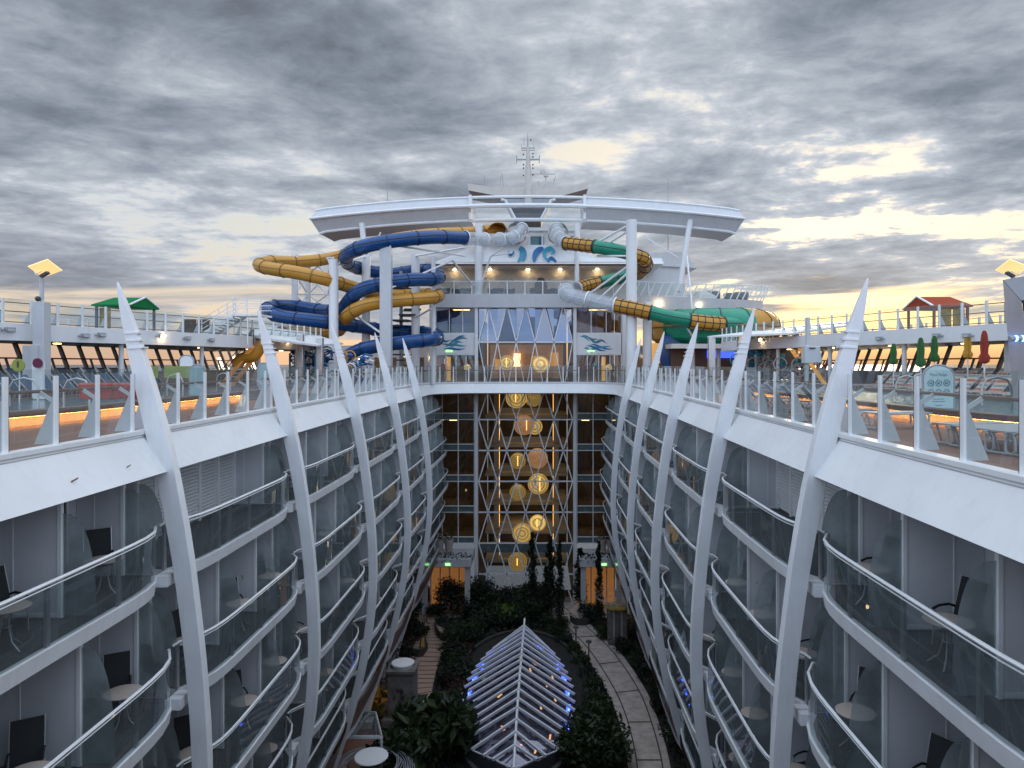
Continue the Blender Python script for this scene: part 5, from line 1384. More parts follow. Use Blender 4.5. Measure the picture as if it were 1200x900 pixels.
for row, (x, zz) in enumerate(((17.9, .225), (20.0, .45), (21.6, .45))):
    for k in range(13):
        y = 24.2 + k * 1.02 + row * .3
        if y > 43: continue
        rz = R.gauss(0, .05)
        place(lb, f1, V((-x, y, zz)), rz + .0, f'blue sun lounger {["in the front row", "in the middle row", "against the slanted windows"][row]} on the left, {ORD[k] if k < 12 else "thirteenth"} from the camera', 'blue sun loungers by the left pool'); f1 = False
        if k < 12:
            place(ls, f2, V((x, y, zz)), PI + R.gauss(0, .05), f'striped sun lounger {["in the front row", "in the middle row", "against the slanted windows"][row]} on the right, {ORD[k]} from the camera', 'striped sun loungers by the right pool'); f2 = False
for k, (px, d) in enumerate(((884, 25.8), (898, 23.6), (917, 21.6), (938, 20.0), (962, 19.2))):
    c_ = P(px, 427, d); dup(lb, V((c_.x + .3, d, .01)), -.12, f'blue sun lounger behind the right glass railing, {ORD[k]} from the left', 'blue loungers lined up behind the right railing')
for k, (px, d) in enumerate(((290, 32), (270, 33), (250, 33.5), (312, 31))):
    pass
# folded loungers stacked low
def make_folded():
    t = thing('folded_lounger', 'x', 'sun lounger', (0, 0, 0))
    MB().box((.5, 0, .40), (1.5, .50, .03)).build('seat', M['grey'], t)
    q = MB()
    for x in (-.25, 1.22):
        q.tube([V((x, -.26, .36)), V((x, -.30, .30)), V((x, -.30, .08)), V((x, -.24, .03)), V((x, .24, .03)), V((x, .30, .08)), V((x, .30, .30)), V((x, .26, .36))], .024, 8)
    for y in (-.3, .3): q.tube([V((-.3, y, .38)), V((1.3, y, .38))], .022, 6)
    for x in (-.2, 1.15): q.tube([V((x, -.18, .38)), V((x + .12, -.18, .05))], .02, 6); q.tube([V((x, .18, .38)), V((x + .12, .18, .05))], .02, 6)
    q.build('frame', M['frame'], t); return t
fl = make_folded(); fq = True
for k, (px, py, d) in enumerate(((1104, 520, 14.2), (1126, 524, 13.6), (1148, 528, 13.1), (1172, 533, 12.6), (1197, 537, 12.2), (1020, 500, 17.5))):
    c_ = P(px, 427, d); place(fl, fq, V((c_.x + .2, d, .01)), .25, f'flat grey framed lounger standing by the right railing, {ORD[k]} of the row' if k < 5 else 'single flat lounger beside the second right rib', 'flat loungers behind the right railing'); fq = False

# closed parasols
def parasol(px, py0, py1, d, mat, label):
    c_ = P(px, 427, d); zt, zb = P(px, py0, d).z, P(px, py1, d).z
    t = thing('closed_parasol', label, 'parasol', (c_.x, d, 0), 'closed parasols on the right sun deck')
    MB().cyl((c_.x, d, .44), (c_.x, d, zt), .03, n=8).build('pole', M['rail'], t)
    h = zt - zb; rings = []
    for z, r in ((zt + .05, .05), (zt - .08 * h, .10), (zt - .4 * h, .14), (zt - .68 * h, .12), (zt - .8 * h, .19), (zt - .95 * h, .16), (zb, .07)):
        rings.append([V((c_.x + r * (1 + .22 * math.cos(6 * a)) * math.cos(a), d + r * (1 + .22 * math.cos(6 * a)) * math.sin(a), z)) for a in [2 * PI * k / 24 for k in range(24)]])
    MB().loft(rings).build('folded_cloth', mat, t)
    MB().lathe([(.3, 0), (.3, .08), (.05, .1)], (c_.x, d, .44), 14).build('base', M['grey'], t)
for a in ((1047, 404, 427, 33, 'gcloth', 'closed green parasol, leftmost and farthest on the right sun deck'), (1079, 397, 430, 29.5, 'gcloth', 'closed dark green parasol, largest green one, second from the left'), (1095, 395, 424, 30, 'gcloth', 'closed green parasol beside the yellow one on the right'), (1134, 393, 420, 30.5, 'ycloth', 'closed yellow parasol on the right sun deck'), (1153.5, 389, 426, 28, 'rcloth', 'closed red parasol on the right sun deck')):
    parasol(*a[:4], M[a[4]], a[5])

# signs ------------------------------------------------------------------
def text(s_, p, size, mat, parent, rz=0):
    c = bpy.data.curves.new('lettering_curve', 'FONT'); c.body = s_; c.size = size; c.align_x = 'CENTER'; c.extrude = .002
    tmp = bpy.data.objects.new('tmp', c); C.objects.link(tmp); bpy.context.view_layer.update()
    me = bpy.data.meshes.new_from_object(tmp.evaluated_get(bpy.context.evaluated_depsgraph_get())); bpy.data.objects.remove(tmp); bpy.data.curves.remove(c)
    o = bpy.data.objects.new('lettering', me); C.objects.link(o); me.materials.clear(); me.materials.append(mat)
    o.rotation_euler = (PI / 2, 0, rz); off = OFF[parent.name]; o.parent = parent; o.location = V(p) - off; return o
def arch_sign(px0, px1, py0, py1, d, face, label, frame=True, rules=False):
    a, b = P(px0, py1, d), P(px1, py0, d); w = b.x - a.x; xc = (a.x + b.x) / 2; zb, zt = a.z, b.z; r = w / 2
    t = thing('deck_sign', label, 'sign', (xc, d, 0))
    pts = [V((xc - r, d, zb)), V((xc + r, d, zb))] + [V((xc + r * math.cos(q_), d, zt - r * .75 + r * .75 * math.sin(q_))) for q_ in [PI * k / 14 for k in range(15)]]
    MB().prism(pts, V((0, .04, 0))).build('board', M[face], t, smooth=False)
    if frame: MB().tube([V((xc - r - .03, d + .02, .3 if rules else 0.0))] + [V((xc + (r + .03) * math.cos(q_), d + .02, zt - r * .75 + (r * .75 + .03) * math.sin(q_))) for q_ in [PI - PI * k / 14 for k in range(15)]] + [V((xc + r + .03, d + .02, .3 if rules else 0.0))], .03, 6).build('sign_frame', M['grey'], t)
    else: MB().cyl((xc, d + .06, 0), (xc, d + .06, zb + .1), .03, n=8).build('post', M['rail'], t)
    if rules:
        text('Pool Rules', (xc, d - .004, zt - .28 * 1.0), .115, M['signink'], t)
        for rr in range(2):
            for cc in range(3):
                c_ = V((xc + (cc - 1) * .225, d - .006, zt - .48 - rr * .27)); 
                MB().tube([c_ + V((.085 * math.cos(q_), 0, .085 * math.sin(q_))) for q_ in [2 * PI * k / 18 for k in range(18)]], .010, 5, closed=True).build('pictogram', M['signink'], t)
                q = MB().bar(c_ + V((-.05, 0, -.03)), c_ + V((.05, 0, .03)), .012); q.bar(c_ + V((-.04, 0, .03)), c_ + V((.03, 0, -.035)), .02); q.build('pictogram', M['signink'], t, smooth=False)
        for zz, ww in ((.40, .3), (.33, .36), (.22, .2)): MB().box((xc, d - .004, zb + zz - .1), (ww, .006, .018)).build('text_line', M['signink'], t, smooth=False)
arch_sign(1083, 1117, 429, 480, 20.2, 'signface', 'arched pale blue pool rules sign board with pictograms at the right pool', rules=True)
arch_sign(223, 239, 428, 468, 27, 'signteal', 'arched pale teal sign at the left pool beside the first rib')
arch_sign(304, 314, 426, 462, 33, 'signteal', 'narrow arched pale sign by the left pool near the second rib')
arch_sign(211, 226, 417, 440, 30, 'rail', 'grey white rounded lifeguard board on the left sun deck')
for k, (px, py, r, d, mt, lab) in enumerate(((21.5, 428, .22, 24, 'gcloth2', 'round lime green sign on a thin post on the left'), (44, 425.5, .17, 25, 'maroon', 'round maroon disc sign on a white panel on the left'))):
    c_ = P(px, py, d); t = thing('round_sign', lab, 'sign', (c_.x, d, 0))
    MB().lathe([(.01, -.02), (r, -.02), (r, .02), (.01, .02)], c_, 22, Matrix.Rotation(PI / 2, 3, 'X')).build('disc', M[mt], t)
    if k == 0: MB().box(c_ + V((0, -.03, .03)), (.05, .02, .2)).build('figure', M['dark'], t, smooth=False); MB().cyl((c_.x, d + .05, 0), (c_.x, d + .05, c_.z), .02, n=6).build('post', M['rail'], t)
    else: MB().box((c_.x - .04, d + .1, 1.05), (.42, .06, 1.35)).build('panel', M['rail'], t, smooth=False)
# red rack of float mats by the left pool
t = thing('float_rack', 'red plastic float mats stacked beside the left pool', 'float rack', P(138, 473, 18.2))
for k in range(5):
    p0 = P(112 + k * 9, 462, 18.3 + .12 * k)
    MB().box(p0 + V((0, 0, .08)), (.75, .12, .44), Matrix.Rotation(.25 + .06 * k, 3, 'Z') @ Matrix.Rotation(.3, 3, 'X')).build('float_mat', M['redfloat'], t, bevel=.04)
for k in range(9): MB().sphere(P(111 + 6 * k, 456 + (k % 2) * 9, 18.0), .03, 8, 6).build('grommet', M['dark'], t)
# lime screens
for k, px in enumerate((170, 208)):
    o = MB().box(P(px, 436, 30), (1.1, .06, .5)).build('lime_screen', M['gcloth2']); tag(o, f'lime green low screen behind the left pool, {"left" if k == 0 else "right"} of two', 'screen')
# slanted steel pylon with blue lamps on the right
t = thing('slanted_pylon', 'brushed steel slanted portal with blue lamps at the right edge', 'pylon', P(1200, 500, 19.6))
d = 19.6
q = MB().prism([P(1175, 328, d), P(1232, 318, d), P(1236, 345, d), P(1197, 352, d), P(1207, 420, d), P(1212, 496, d), P(1190, 496, d)], V((.62, .9, 0))); q.build('portal', M['steel2'], t, smooth=False)
q = MB().prism([P(1175.4, 328, d - .01), P(1232, 318, d - .01), P(1236, 345, d - .01), P(1197, 352, d - .01)], V((0, .008, 0))); q.build('lintel_plate', M['steel3'], t, smooth=False)
MB().prism([P(1199, 352, d + .4), P(1236, 346, d + .4), P(1236, 420, d + .4), P(1208, 420, d + .4)], V((0, .05, 0))).build('blue_panel', M['blue'], t, smooth=False)
for k, px in enumerate((1190, 1198)):
    p_ = P(px, 396.5, d - .25); MB().sphere(p_, .085, 10, 8).build('blue_lamp', M['bluelamp'], t)
    MB().cyl(p_ + V((-.02, .0, 0)), p_ + V((-.16, .0, -.02)), .08, n=10).build('lamp_can', M['grey'], t)
# ================================================================== the garden at the bottom
ZG = -20.0
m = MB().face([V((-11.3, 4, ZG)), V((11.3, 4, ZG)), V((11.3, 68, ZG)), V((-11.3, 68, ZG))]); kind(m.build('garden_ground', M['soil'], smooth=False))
m = MB().face([V((-11, 60.5, ZG + .006)), V((11, 60.5, ZG + .006)), V((11, 66, ZG + .006)), V((-11, 66, ZG + .006))]); kind(m.build('lobby_paving', M['stone'], smooth=False))
def ground_path(name, mat, Lp, Rp, z, n=8):
    A = spline([G(*p, z) for p in Lp], n); B_ = spline([G(*p, z) for p in Rp], n)
    A = [V((p.x, p.y, z)) for p in A]; B_ = [V((p.x, p.y, z)) for p in B_]
    kind(MB().strip(A, B_).build(name, mat, smooth=False)); return A, B_
A, B_ = ground_path('stone_path', M['stone'], [(640, 716), (657, 735), (680, 760), (700, 790), (716, 820), (727, 850), (735, 890), (737, 930)], [(668, 712), (693, 733), (720, 757), (742, 785), (760, 815), (773, 850), (784, 890), (790, 930)], ZG + .012)
q = MB()
for a, b in ((.20, .235), (.80, .835)):
    q.strip([p.lerp(r, a) + V((0, 0, .006)) for p, r in zip(A, B_)], [p.lerp(r, b) + V((0, 0, .006)) for p, r in zip(A, B_)])
for i in range(3, len(A) - 1, 9): q.strip([A[i].lerp(B_[i], .2) + V((0, 0, .010)), B_[i].lerp(A[i], .17) + V((0, 0, .010))], [A[i].lerp(A[i + 1], .28).lerp(B_[i].lerp(B_[i + 1], .28), .2) + V((0, 0, .010)), B_[i].lerp(B_[i + 1], .28).lerp(A[i].lerp(A[i + 1], .28), .17) + V((0, 0, .010))])
kind(q.build('path_drain_lines', M['stoneborder'], smooth=False))
A2, B2 = ground_path('timber_path', M['boards'], [(488, 712), (490, 730), (492, 745), (474, 757), (471, 780), (484, 800), (486, 830), (470, 870)], [(512, 712), (510, 730), (528, 742), (520, 760), (513, 780), (508, 800), (505, 820), (500, 850)], ZG + .012)
q = MB()
for i in range(0, len(A2) - 1, 2): 
    q.strip([A2[i] + V((0, 0, .007)), B2[i] + V((0, 0, .007))], [A2[i].lerp(A2[i + 1], .28) + V((0, 0, .007)), B2[i].lerp(B2[i + 1], .28) + V((0, 0, .007))])
kind(q.build('timber_path_gaps', M['stoneborder'], smooth=False))
kind(MB().face([G(*p, ZG + .008) for p in ((405, 800), (470, 790), (490, 850), (470, 905), (380, 905))]).build('terracotta_terrace', M['terracotta'], smooth=False))
# kerb round the skylight
q = MB()
def eye(k, n, hw, y0, y1, z):
    t = 2 * PI * k / n; return V((hw * math.sin(t) * (1 - .12 * math.cos(t)), (y0 + y1) / 2 - (y1 - y0) / 2 * math.cos(t), z))
o1 = [eye(k, 48, 4.5, 35.4, 56.6, ZG) for k in range(48)]; o2 = [eye(k, 48, 4.28, 35.7, 56.3, ZG) for k in range(48)]
up = lambda l, h: [p + V((0, 0, h)) for p in l]
q.strip(o1, up(o1, .5), closed=True); q.strip(up(o1, .5), up(o2, .5), closed=True); q.strip(up(o2, .5), o2, closed=True)
o = q.build('planter_kerb', M['curb']); tag(o, 'low dark curved kerb wall ringing the glass skylight', 'kerb')
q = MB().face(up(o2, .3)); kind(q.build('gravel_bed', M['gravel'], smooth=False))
for pts, lab in (([(472, 760), (480, 768), (494, 770), (501, 762)], 'left planting bed beside the timber path'), ([(510, 732), (512, 745), (520, 752), (526, 746)], 'tongue bed right of the timber path'), ([(668, 728), (675, 733), (690, 732), (702, 724)], 'bed at the top of the stone path')):
    c = spline([G(*p, ZG) for p in pts], 6); q = MB(); n_ = []
    q.strip(c, up(c, .55)); c2 = [p + V((0, .22, 0)) for p in c]; q.strip(up(c, .55), up(c2, .55)); q.strip(up(c2, .55), c2)
    o = q.build('bed_kerb', M['curb']); tag(o, f'low curved stone kerb of the {lab}', 'kerb')

# crystal skylight
sk = thing('glass_skylight', 'long glass skylight of chevron white fins with blue edge lights in the garden', 'skylight', (0, 45, ZG))
y0, y1 = 36.3, 53.4
def hw(Y): return interp([(36.3, .25), (37.4, 1.7), (38.6, 3.0), (41, 3.25), (44, 3.4), (46, 3.3), (48, 2.95), (50, 2.45), (52, 1.6), (53.4, .8)], Y)
def rz_(Y): return interp([(36.3, -19.05), (38, -18.6), (40.5, -18.15), (44, -17.9), (50, -17.9), (53.4, -18.1)], Y)
def ridge(Y): return V((-.02 + .012 * (Y - y0), Y, rz_(Y)))
rp_ = [ridge(y0 + (y1 - y0) * k / 12) for k in range(13)] + [ridge(y1) + V((.02, .9, .25))]
MB().tube(rp_, .075, 6).build('ridge_beam', M['rail'], sk)
ZB = -19.0
for k in range(17):
    Y = 37.7 + k * 1.0
    a = ridge(min(Y, y1)); lead = interp([(37, .5), (39, 1.6), (42, 2.6), (54, 2.4)], Y); ye = Y - lead
    if ye < 36.9: ye = 36.9
    for sx in (-1, 1):
        e = V((sx * (hw(ye) + .12), ye, ZB + .05))
        MB().bar(a + V((0, 0, .06)), e, .12, .14).build('fin', M['finpaint'], sk, smooth=False)
Ys = [y0 + (y1 - y0) * k / 16 for k in range(17)]
for sx in (-1, 1):
    q = MB().strip([ridge(Y) + V((0, 0, -.10)) for Y in Ys], [V((sx * hw(Y), Y, ZB - .08)) for Y in Ys]); q.build('skylight_glass', M['sky_glass'], sk, smooth=False)
    q = MB().strip([V((sx * hw(Y), Y, ZB - .08)) for Y in Ys], [V((sx * hw(Y), Y, ZG)) for Y in Ys]); q.build('skylight_base', M['dark'], sk, smooth=False)
    for Y in (40.2, 42.4, 44.4, 46.3, 48.2, 50.0, 51.6):
        for j in range(2): MB().box(V((sx * (hw(Y + .45 * j) - .30), Y + .45 * j, ZB - .02)), (.22, .34, .05), sx * -.12).build('blue_edge_light', M['led'], sk, smooth=False)
q = MB().face([V((-hw(Y) + .1, Y, -19.75)) for Y in Ys] + [V((hw(Y) - .1, Y, -19.75)) for Y in reversed(Ys)]); q.build('glowing_lounge_floor', M['redloungeglow'], sk, smooth=False)
for (x, Y) in ((.35, 39.4), (1.9, 40.0), (1.1, 38.6), (1.4, 43.5), (.7, 48.8), (1.0, 49.8), (2.3, 44.5), (1.8, 46.5), (-1.2, 45), (2.2, 47.6), (-.8, 41)): MB().box((x, Y, -19.40), (.10, .50, .04), R.uniform(-.5, .5))    .build('interior_lamp', M['lampw'], sk, smooth=False)
q = MB(); f0 = ridge(y0)
q.bar(f0, V((-3.1, 38.5, ZB)), .05); q.bar(f0, V((3.1, 38.5, ZB)), .05); q.bar(V((-3.0, 38.7, ZB)), V((3.0, 38.7, ZB)), .10, .16); q.build('front_ties', M['rail'], sk, smooth=False)

# planting ---------------------------------------------------------------
def shrub_proto(name, key, r, h, n, lsz, lumps, trunk=0.0, cone=False, bark=True):
    t = thing(name, 'x', 'shrub', (0, 0, 0)); m = MB()
    L_ = []
    for k in range(lumps):
        if cone: z = h * (.08 + .9 * k / lumps); rr = r * (1 - .75 * k / lumps) * R.uniform(.8, 1.1); L_.append((V((R.gauss(0, .12 * r), R.gauss(0, .12 * r), trunk + z)), rr, .9))
        else:
            a = R.uniform(0, 2 * PI); q = r * .62 * math.sqrt(R.random()); L_.append((V((q * math.cos(a), q * math.sin(a), trunk + h * R.uniform(.3, .72))), r * R.uniform(.34, .6), min(1.0, h / r * .6)))
    for k in range(n):
        c, rr, sq = R.choice(L_); d = V((R.gauss(0, 1), R.gauss(0, 1), R.gauss(0, 1))).normalized(); q = rr * R.uniform(.45, 1.08)
        leaf(m, c + V((d.x * q, d.y * q, max(d.z * q * sq, -c.z + .05))), lsz * R.uniform(.6, 1.35))
    m.build('foliage', M[key], t, smooth=False, fix=False)
    q = MB(); q.tube([V((0, 0, 0)), V((.04, .02, trunk + h * .35)), V((-.05, .05, trunk + h * .7))], [.10 * r, .07 * r, .03 * r], 7)
    for k in range(5):
        c = L_[k % len(L_)][0]; q.tube([V((.02, .01, (trunk + .15 * h))), c * .6 + V((0, 0, .1 * h)), c], [.05 * r, .035 * r, .015 * r], 5)
    q.build('stem', M['bark'], t)
    return t
PR = {
    'bush': shrub_proto('leafy_bush', 'leaf', 1.0, 1.3, 1500, .17, 14),
    'dark': shrub_proto('dark_shrub', 'leafd', 1.0, 1.1, 1300, .17, 12),
    'ball': shrub_proto('clipped_tree', 'leafd', 1.1, 1.6, 3000, .15, 30, trunk=.3),
    'tall': shrub_proto('slender_tree', 'leafd', .42, 4.6, 2200, .18, 22, trunk=.6, cone=True),
    'bright': shrub_proto('bright_shrub', 'leafb', .9, 1.0, 800, .17, 10),
    'spiky': shrub_proto('broadleaf_bush', 'leaf', 1.0, 1.2, 1400, .30, 12),
    'maroon': shrub_proto('maroon_shrub', 'leafr', .9, .9, 900, .15, 10),
}
used = set()
def plant(kind_, px, py, sc_, label, grp, sz=None):
    p = G(px, py, ZG); sc_ *= 1.22; sz = sz and sz * 1.1
    o = place(PR[kind_], kind_ not in used, p, R.uniform(0, 6.28), label, grp, (sc_, sc_, sz or sc_)); used.add(kind_); return o
HL = 'shrubs along the hedge left of the skylight'; HR = 'shrubs along the hedge right of the skylight'
for k, (px, py, sc_) in enumerate(((541, 800, 1.0), (533, 790, 1.15), (530, 778, 1.0), (537, 768, 1.1), (540, 756, 1.25), (550, 745, 1.2), (558, 736, 1.2), (570, 730, 1.25), (526, 802, 1.2), (531, 815, 1.2), (522, 772, 1.1), (528, 755, 1.3))):
    plant(('dark', 'bush', 'dark', 'maroon', 'dark', 'bush')[k % 6], px + 7, py, sc_ * .88, f'{("dark", "green leafy", "dark", "dark maroon", "dark", "green leafy")[k%6]} shrub in the hedge left of the skylight, {ORD[k]} of the row', HL)
for k, (px, py, sc_) in enumerate(((655, 748, .9), (666, 756, .9), (675, 768, .85), (684, 782, .85), (691, 797, .9), (697, 812, .95), (702, 830, 1.0), (706, 848, 1.05), (662, 738, .9), (648, 736, 1.0))):
    plant(('bush', 'dark', 'bush')[k % 3], px - 4, py, sc_ * .8, f'{("green leafy", "dark", "green leafy")[k%3]} shrub in the hedge right of the skylight, {ORD[k]} of the row', HR)
plant('spiky', 505, 892, 2.1, 'big glossy bush at the bottom left of the skylight', None, 2.4)
plant('spiky', 478, 905, 1.6, 'broad glossy bush beside the wire ring table', None, 1.8)
plant('bright', 534, 884, 1.2, 'mid size yellow green bush at the left front corner of the skylight', None, 1.6)
plant('bush', 703, 892, 1.9, 'big dense bush at the bottom right of the skylight', None, 2.2)
plant('bush', 690, 905, 1.7, 'round dense bush against the front right corner of the skylight', None, 1.9)
plant('bright', 597, 732, 1.5, 'bright yellow green shrub in the middle of the garden', None)
plant('ball', 529, 715, 1.25, 'round clipped tree before the left lit doors, left of two', 'clipped trees before the left lit doors')
plant('ball', 561, 715, 1.3, 'round clipped tree before the left lit doors, right of two', 'clipped trees before the left lit doors')
for k, (px, py, sc_) in enumerate(((500, 706, 1.0), (515, 722, 1.0), (545, 722, 1.3), (575, 716, 1.4), (590, 710, 1.3), (605, 706, 1.2), (620, 712, 1.5), (634, 720, 1.5), (642, 705, 1.3), (615, 728, 1.4), (600, 735, 1.1), (585, 728, 1.2))):
    plant('dark' if k % 3 else 'bush', px, py, sc_, f'{"dark" if k % 3 else "green"} bushy shrub in the far planting before the lobby, {ORD[k]} from the left', 'bushes in the far planting')
for k, (px, py, sc_, sz) in enumerate(((624, 716, 1.0, 1.25), (645, 712, 1.1, 1.15), (656, 742, .85, 1.35), (702, 742, .85, 1.35), (680, 716, 1.5, 1.0), (640, 724, 1.0, .8))):
    plant('tall', px, py, sc_, f'slender dark column tree, {ORD[k]} from the left in the far garden' if k != 4 else 'broader dark column tree left of the right lit doors', 'slender column trees', sz)
for k, (px, py, sc_) in enumerate(((470, 735, 1.3), (482, 750, 1.2), (470, 760, 1.2), (462, 775, 1.3), (480, 720, 1.3), (468, 748, 1.4))):
    plant('maroon' if k == 2 else 'dark', px, py, sc_, f'dark shrub under the left ribs beside the timber path, {ORD[k]} from the back', 'shrubs under the left ribs')
for k, (px, py, sc_) in enumerate(((712, 748, .9), (730, 765, .9), (748, 780, .9), (762, 795, 1.0), (775, 815, 1.0), (785, 840, 1.05), (795, 870, 1.1), (690, 726, 1.1))):
    plant('dark' if k % 2 else 'bush', px, py, sc_, f'shrub in the dark bed right of the stone path, {ORD[k]} from the back', 'shrubs right of the stone path')
# low ground cover in the beds
m = MB()
PA = [(p.x, p.y) for p in A] ; PB = [(p.x, p.y) for p in B_]
def inpath(x, y):
    for (l, r) in ((A, B_), (A2, B2)):
        ly = sorted((abs(p.y - y), p.x) for p in l)[0]; ry = sorted((abs(p.y - y), p.x) for p in r)[0]
        if ly[0] < 1.5 and ly[1] - .1 < x < ry[1] + .1: return True
    return False
n_ = 0
while n_ < 7500:
    x, y = R.uniform(-10, 10), R.uniform(35, 61)
    if ((x / 4.6) ** 2 + ((y - 46) / 10.8) ** 2) < 1 or inpath(x, y): continue
    if x < -6.2 and y < 47: continue
    h = .12 + .5 * max(0, math.sin(x * 1.7 + 2) * math.sin(y * 1.1 + x)) * R.random()
    leaf(m, V((x, y, ZG + h + R.uniform(0, .2))), R.uniform(.18, .42)); n_ += 1
kind(m.build('ground_cover', M['leafd'], smooth=False, fix=False), 'stuff')
# pillars ------------------------------------------------------------------
b = G(472, 846); b.z = ZG
t = thing('concrete_pillar', 'square weathered concrete pillar topped with a white disc on the left', 'pillar', b)
MB().box(b + V((0, 0, .3)), (2.1, 2.0, .6)).build('plinth', M['concrete'], t, bevel=.03)
MB().box(b + V((0, 0, 1.9)), (1.55, 1.5, 2.7)).build('shaft', M['concrete'], t, bevel=.02)
MB().box(b + V((0, 0, 3.3)), (1.75, 1.7, .2)).build('cap', M['concrete'], t, bevel=.02)
MB().lathe([(.62, 3.4), (.62, 3.52), (.68, 3.54), (.68, 3.6), (.66, 3.62)], b, 28).build('white_disc', M['white'], t)
for k in range(7): MB().box(b + V((R.gauss(.1, .2), -.76, 1.9 + R.gauss(0, .5))), (R.uniform(.05, .25), .012, R.uniform(.1, .4)), Matrix.Rotation(R.uniform(-.5, .5), 3, 'Y')).build('stain', M['stoneborder'], t, smooth=False)
b = G(723, 753); b.z = ZG
t = thing('stone_pillar', 'grey stone pillar with a shallow wire dish on top beside the stone path', 'pillar', b)
MB().box(b + V((0, 0, 1.35)), (1.45, 1.2, 2.7)).build('shaft', M['concrete'], t, bevel=.03)
for k in range(5): MB().box(b + V((-.6 + .3 * k, -.61, 1.4)), (.12, .03, 2.4)).build('flute', M['planter' if k % 2 else 'concrete'], t, smooth=False)
q = MB()
for r, z in ((.8, 2.95), (1.15, 3.25), (1.5, 3.5), (1.75, 3.62)): q.tube([b + V((r * math.cos(a), r * math.sin(a), z)) for a in [2 * PI * k / 28 for k in range(28)]], .018, 5, closed=True)
for k in range(10):
    a = 2 * PI * k / 10; q.tube([b + V((.4 * math.cos(a), .4 * math.sin(a), 2.75)), b + V((1.75 * math.cos(a), 1.75 * math.sin(a), 3.62))], .015, 5)
q.build('wire_dish', M['grey'], t)
MB().lathe([(.9, 2.72), (1.0, 2.82), (.6, 2.86), (.01, 2.88)], b, 20).build('dish_base', M['goldpanel'], t)
# adirondack chairs -------------------------------------------------------
def adirondack(name, mat):
    t = thing(name, 'x', 'chair', (0, 0, 0))   # faces +y
    for k in range(5):
        x = -.24 + .12 * k; h = (1.02, 1.10, 1.14, 1.10, 1.02)[k]
        MB().bar((x, -.22, .30), (x, -.52, h), .10, .025, up=(0, 1, 0)).build('back_slat', mat, t, smooth=False)
    for k in range(5): MB().box((0, .38 - .13 * k, .38 - .025 * k), (.58, .115, .025)).build('seat_slat', mat, t, smooth=False)
    for sx in (-1, 1):
        MB().box((sx * .36, .02, .58), (.13, .78, .028)).build('armrest', mat, t, smooth=False)
        MB().box((sx * .31, .36, .29), (.03, .11, .58)).build('leg', mat, t, smooth=False)
        MB().bar((sx * .30, .40, .33), (sx * .30, -.62, .06), .03, .12).build('rear_leg', mat, t, smooth=False)
    return t
p = G(445, 828); o = adirondack('adirondack_chair', M['orangepaint']); place(o, True, p, -2.3, 'orange yellow slatted garden armchair beside the left concrete pillar', None, 1.35)
p = G(434, 838); o = adirondack('adirondack_chair', M['brownpaint']); place(o, True, p, -1.6, 'brown slatted garden armchair with green cushion under the left ribs', None, 1.35)
p = G(455, 818); o = adirondack('adirondack_chair', M['greenpaint']); place(o, True, p, 1.9, 'dark green slatted garden armchair behind the orange one', None, 1.35)
p = G(447, 843); o = adirondack('adirondack_chair', M['olivepaint']); place(o, True, p, -.6, 'olive yellow slatted garden armchair nearest the glass roof', None, 1.2)
for px, py, lab in ((446, 798, 'pale tapered planter beneath the left ribs'), ):
    b = G(px, py); b.z = ZG
    t = thing('tall_planter', lab, 'planter', b); MB().lathe([(.3, 0), (.45, 1.5), (.38, 1.5), (.36, 1.35)], b, 14).build('pot', M['planter'], t)
    leafball(b + V((0, 0, 1.75)), .45, 140, .2).build('plant', M['leafd'], t, smooth=False, fix=False)
# caution board
b = G(496, 759); b.z = ZG
t = thing('caution_board', 'yellow and black folding caution board on the timber path', 'sign', b)
for sg in (-1, 1): MB().prism([b + V((-.28, sg * .25, .02)), b + V((.28, sg * .25, .02)), b + V((.16, sg * .03, .95)), b + V((-.16, sg * .03, .95))], V((0, .02, 0))).build('board', M['dark'], t, smooth=False)
MB().prism([b + V((-.14, -.245, .15)), b + V((.14, -.245, .15)), b + V((.09, -.09, .8)), b + V((-.09, -.09, .8))], V((0, -.02, 0))).build('yellow_panel', M['ycloth'], t, smooth=False)
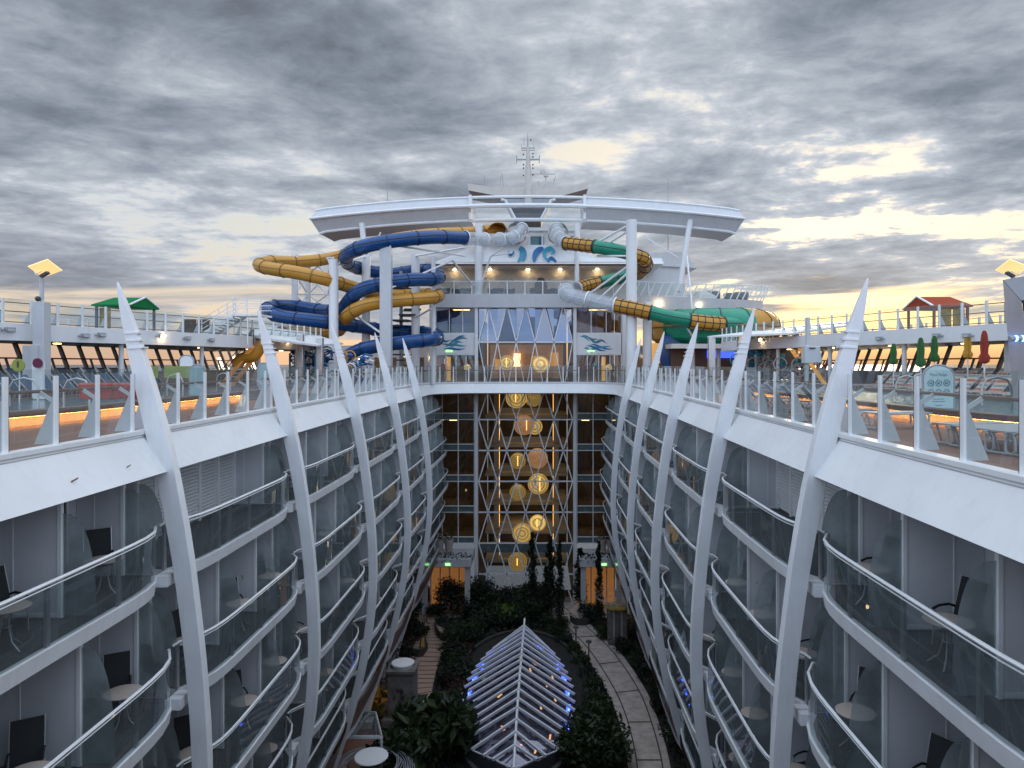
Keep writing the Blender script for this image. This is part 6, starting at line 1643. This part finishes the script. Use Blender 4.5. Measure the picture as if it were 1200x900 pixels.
# wire ring sculpture with white round table
b = P(435, 893, 35.0); b.z = ZG
t = thing('wire_ring_sculpture', 'swirl of steel wire rings round a white disc at the bottom left', 'sculpture', b)
for k in range(11): 
    r = 1.25 + .085 * k; MB().tube([b + V((r * math.cos(a), r * math.sin(a), 1.9 - .03 * k + .10 * math.sin(a * 2 + k))) for a in [2 * PI * i / 40 for i in range(40)]], .022, 5, closed=True).build('wire_ring', M['grey'], t)
MB().lathe([(.80, 2.22), (.83, 2.27), (.80, 2.31), (.01, 2.32)], b, 30).build('white_disc', M['white'], t)
MB().lathe([(.7, 0), (.5, .8), (.5, 2.2)], b, 20).build('drum', M['concrete'], t)
for k in range(6): a = k * PI / 3 + .3; MB().cyl(b + V((2.0 * math.cos(a), 2.0 * math.sin(a), 0)), b + V((2.0 * math.cos(a), 2.0 * math.sin(a), 1.8)), .03, n=6).build('stay', M['grey'], t)
# glass roof bottom left
t = thing('glass_awning', 'glazed awning with white triangular struts at the bottom left', 'awning', P(400, 870, 37))
z = -17.3
c4 = [P(395, 838, 38.5), P(440, 838, 38.5), P(447, 873, 36), P(370, 873, 36)]
c4 = [V((p.x, p.y, z)) for p in c4]
q = MB()
for a, b_ in zip(c4, c4[1:] + c4[:1]): q.bar(a, b_, .10, .14)
q.bar(c4[1], c4[3], .08, .1); q.bar(c4[1].lerp(c4[0], .15), c4[2].lerp(c4[3], .45), .10, .12); q.bar(c4[0], c4[3].lerp(c4[2], .2), .06)
q.build('frame', M['grayband'], t, smooth=False)
MB().face([p + V((0, 0, .1)) for p in c4]).build('roof_pane', M['balc_glass'], t, smooth=False)
for p in c4[1:3]: MB().cyl((p.x, p.y, ZG), (p.x, p.y, z), .07, n=8).build('awning_post', M['grayband'], t)
# lit shop sign on the left skirt (strokes too small to read)
t = thing('lit_shop_sign', 'small glowing white shop sign on the terracotta skirt under the far left balconies', 'sign', P(484, 690, 47))
for k in range(7): MB().box((-8.02, 47.2 + k * .34, -15.55 - .05 * (k % 2)), (.05, .2, .34 if k % 3 else .22)).build('sign_letter', M['signlamp'], t, smooth=False)
for k, (px, py, d, s) in enumerate(((468, 711, 44, -1), (412, 822, 41, -1), (800, 838, 40.5, 1))):
    p = P(px, py, d); o = MB().sphere(p, .13, 8, 6).build('soffit_lamp', M['warm']); tag(o, f'small glowing lamp under the {"left" if s < 0 else "right"} terracotta skirt, {ORD[k] if s < 0 else "only one"}', 'lamp')
# slim garden lamps
for k, (px, py) in enumerate(((675, 757), (690, 775))):
    b = G(px, py); b.z = ZG; t = thing('garden_lamp', f'slim dark path lamp on the left edge of the stone path, {"farther" if k == 0 else "nearer"} one', 'lamp', b)
    MB().cyl(b, b + V((0, 0, 1.3)), .05, n=8).build('post', M['dark'], t); MB().lathe([(.08, 1.3), (.24, 1.42), (.2, 1.5), (.05, 1.55)], b, 12).build('lamp_head', M['dark'], t)
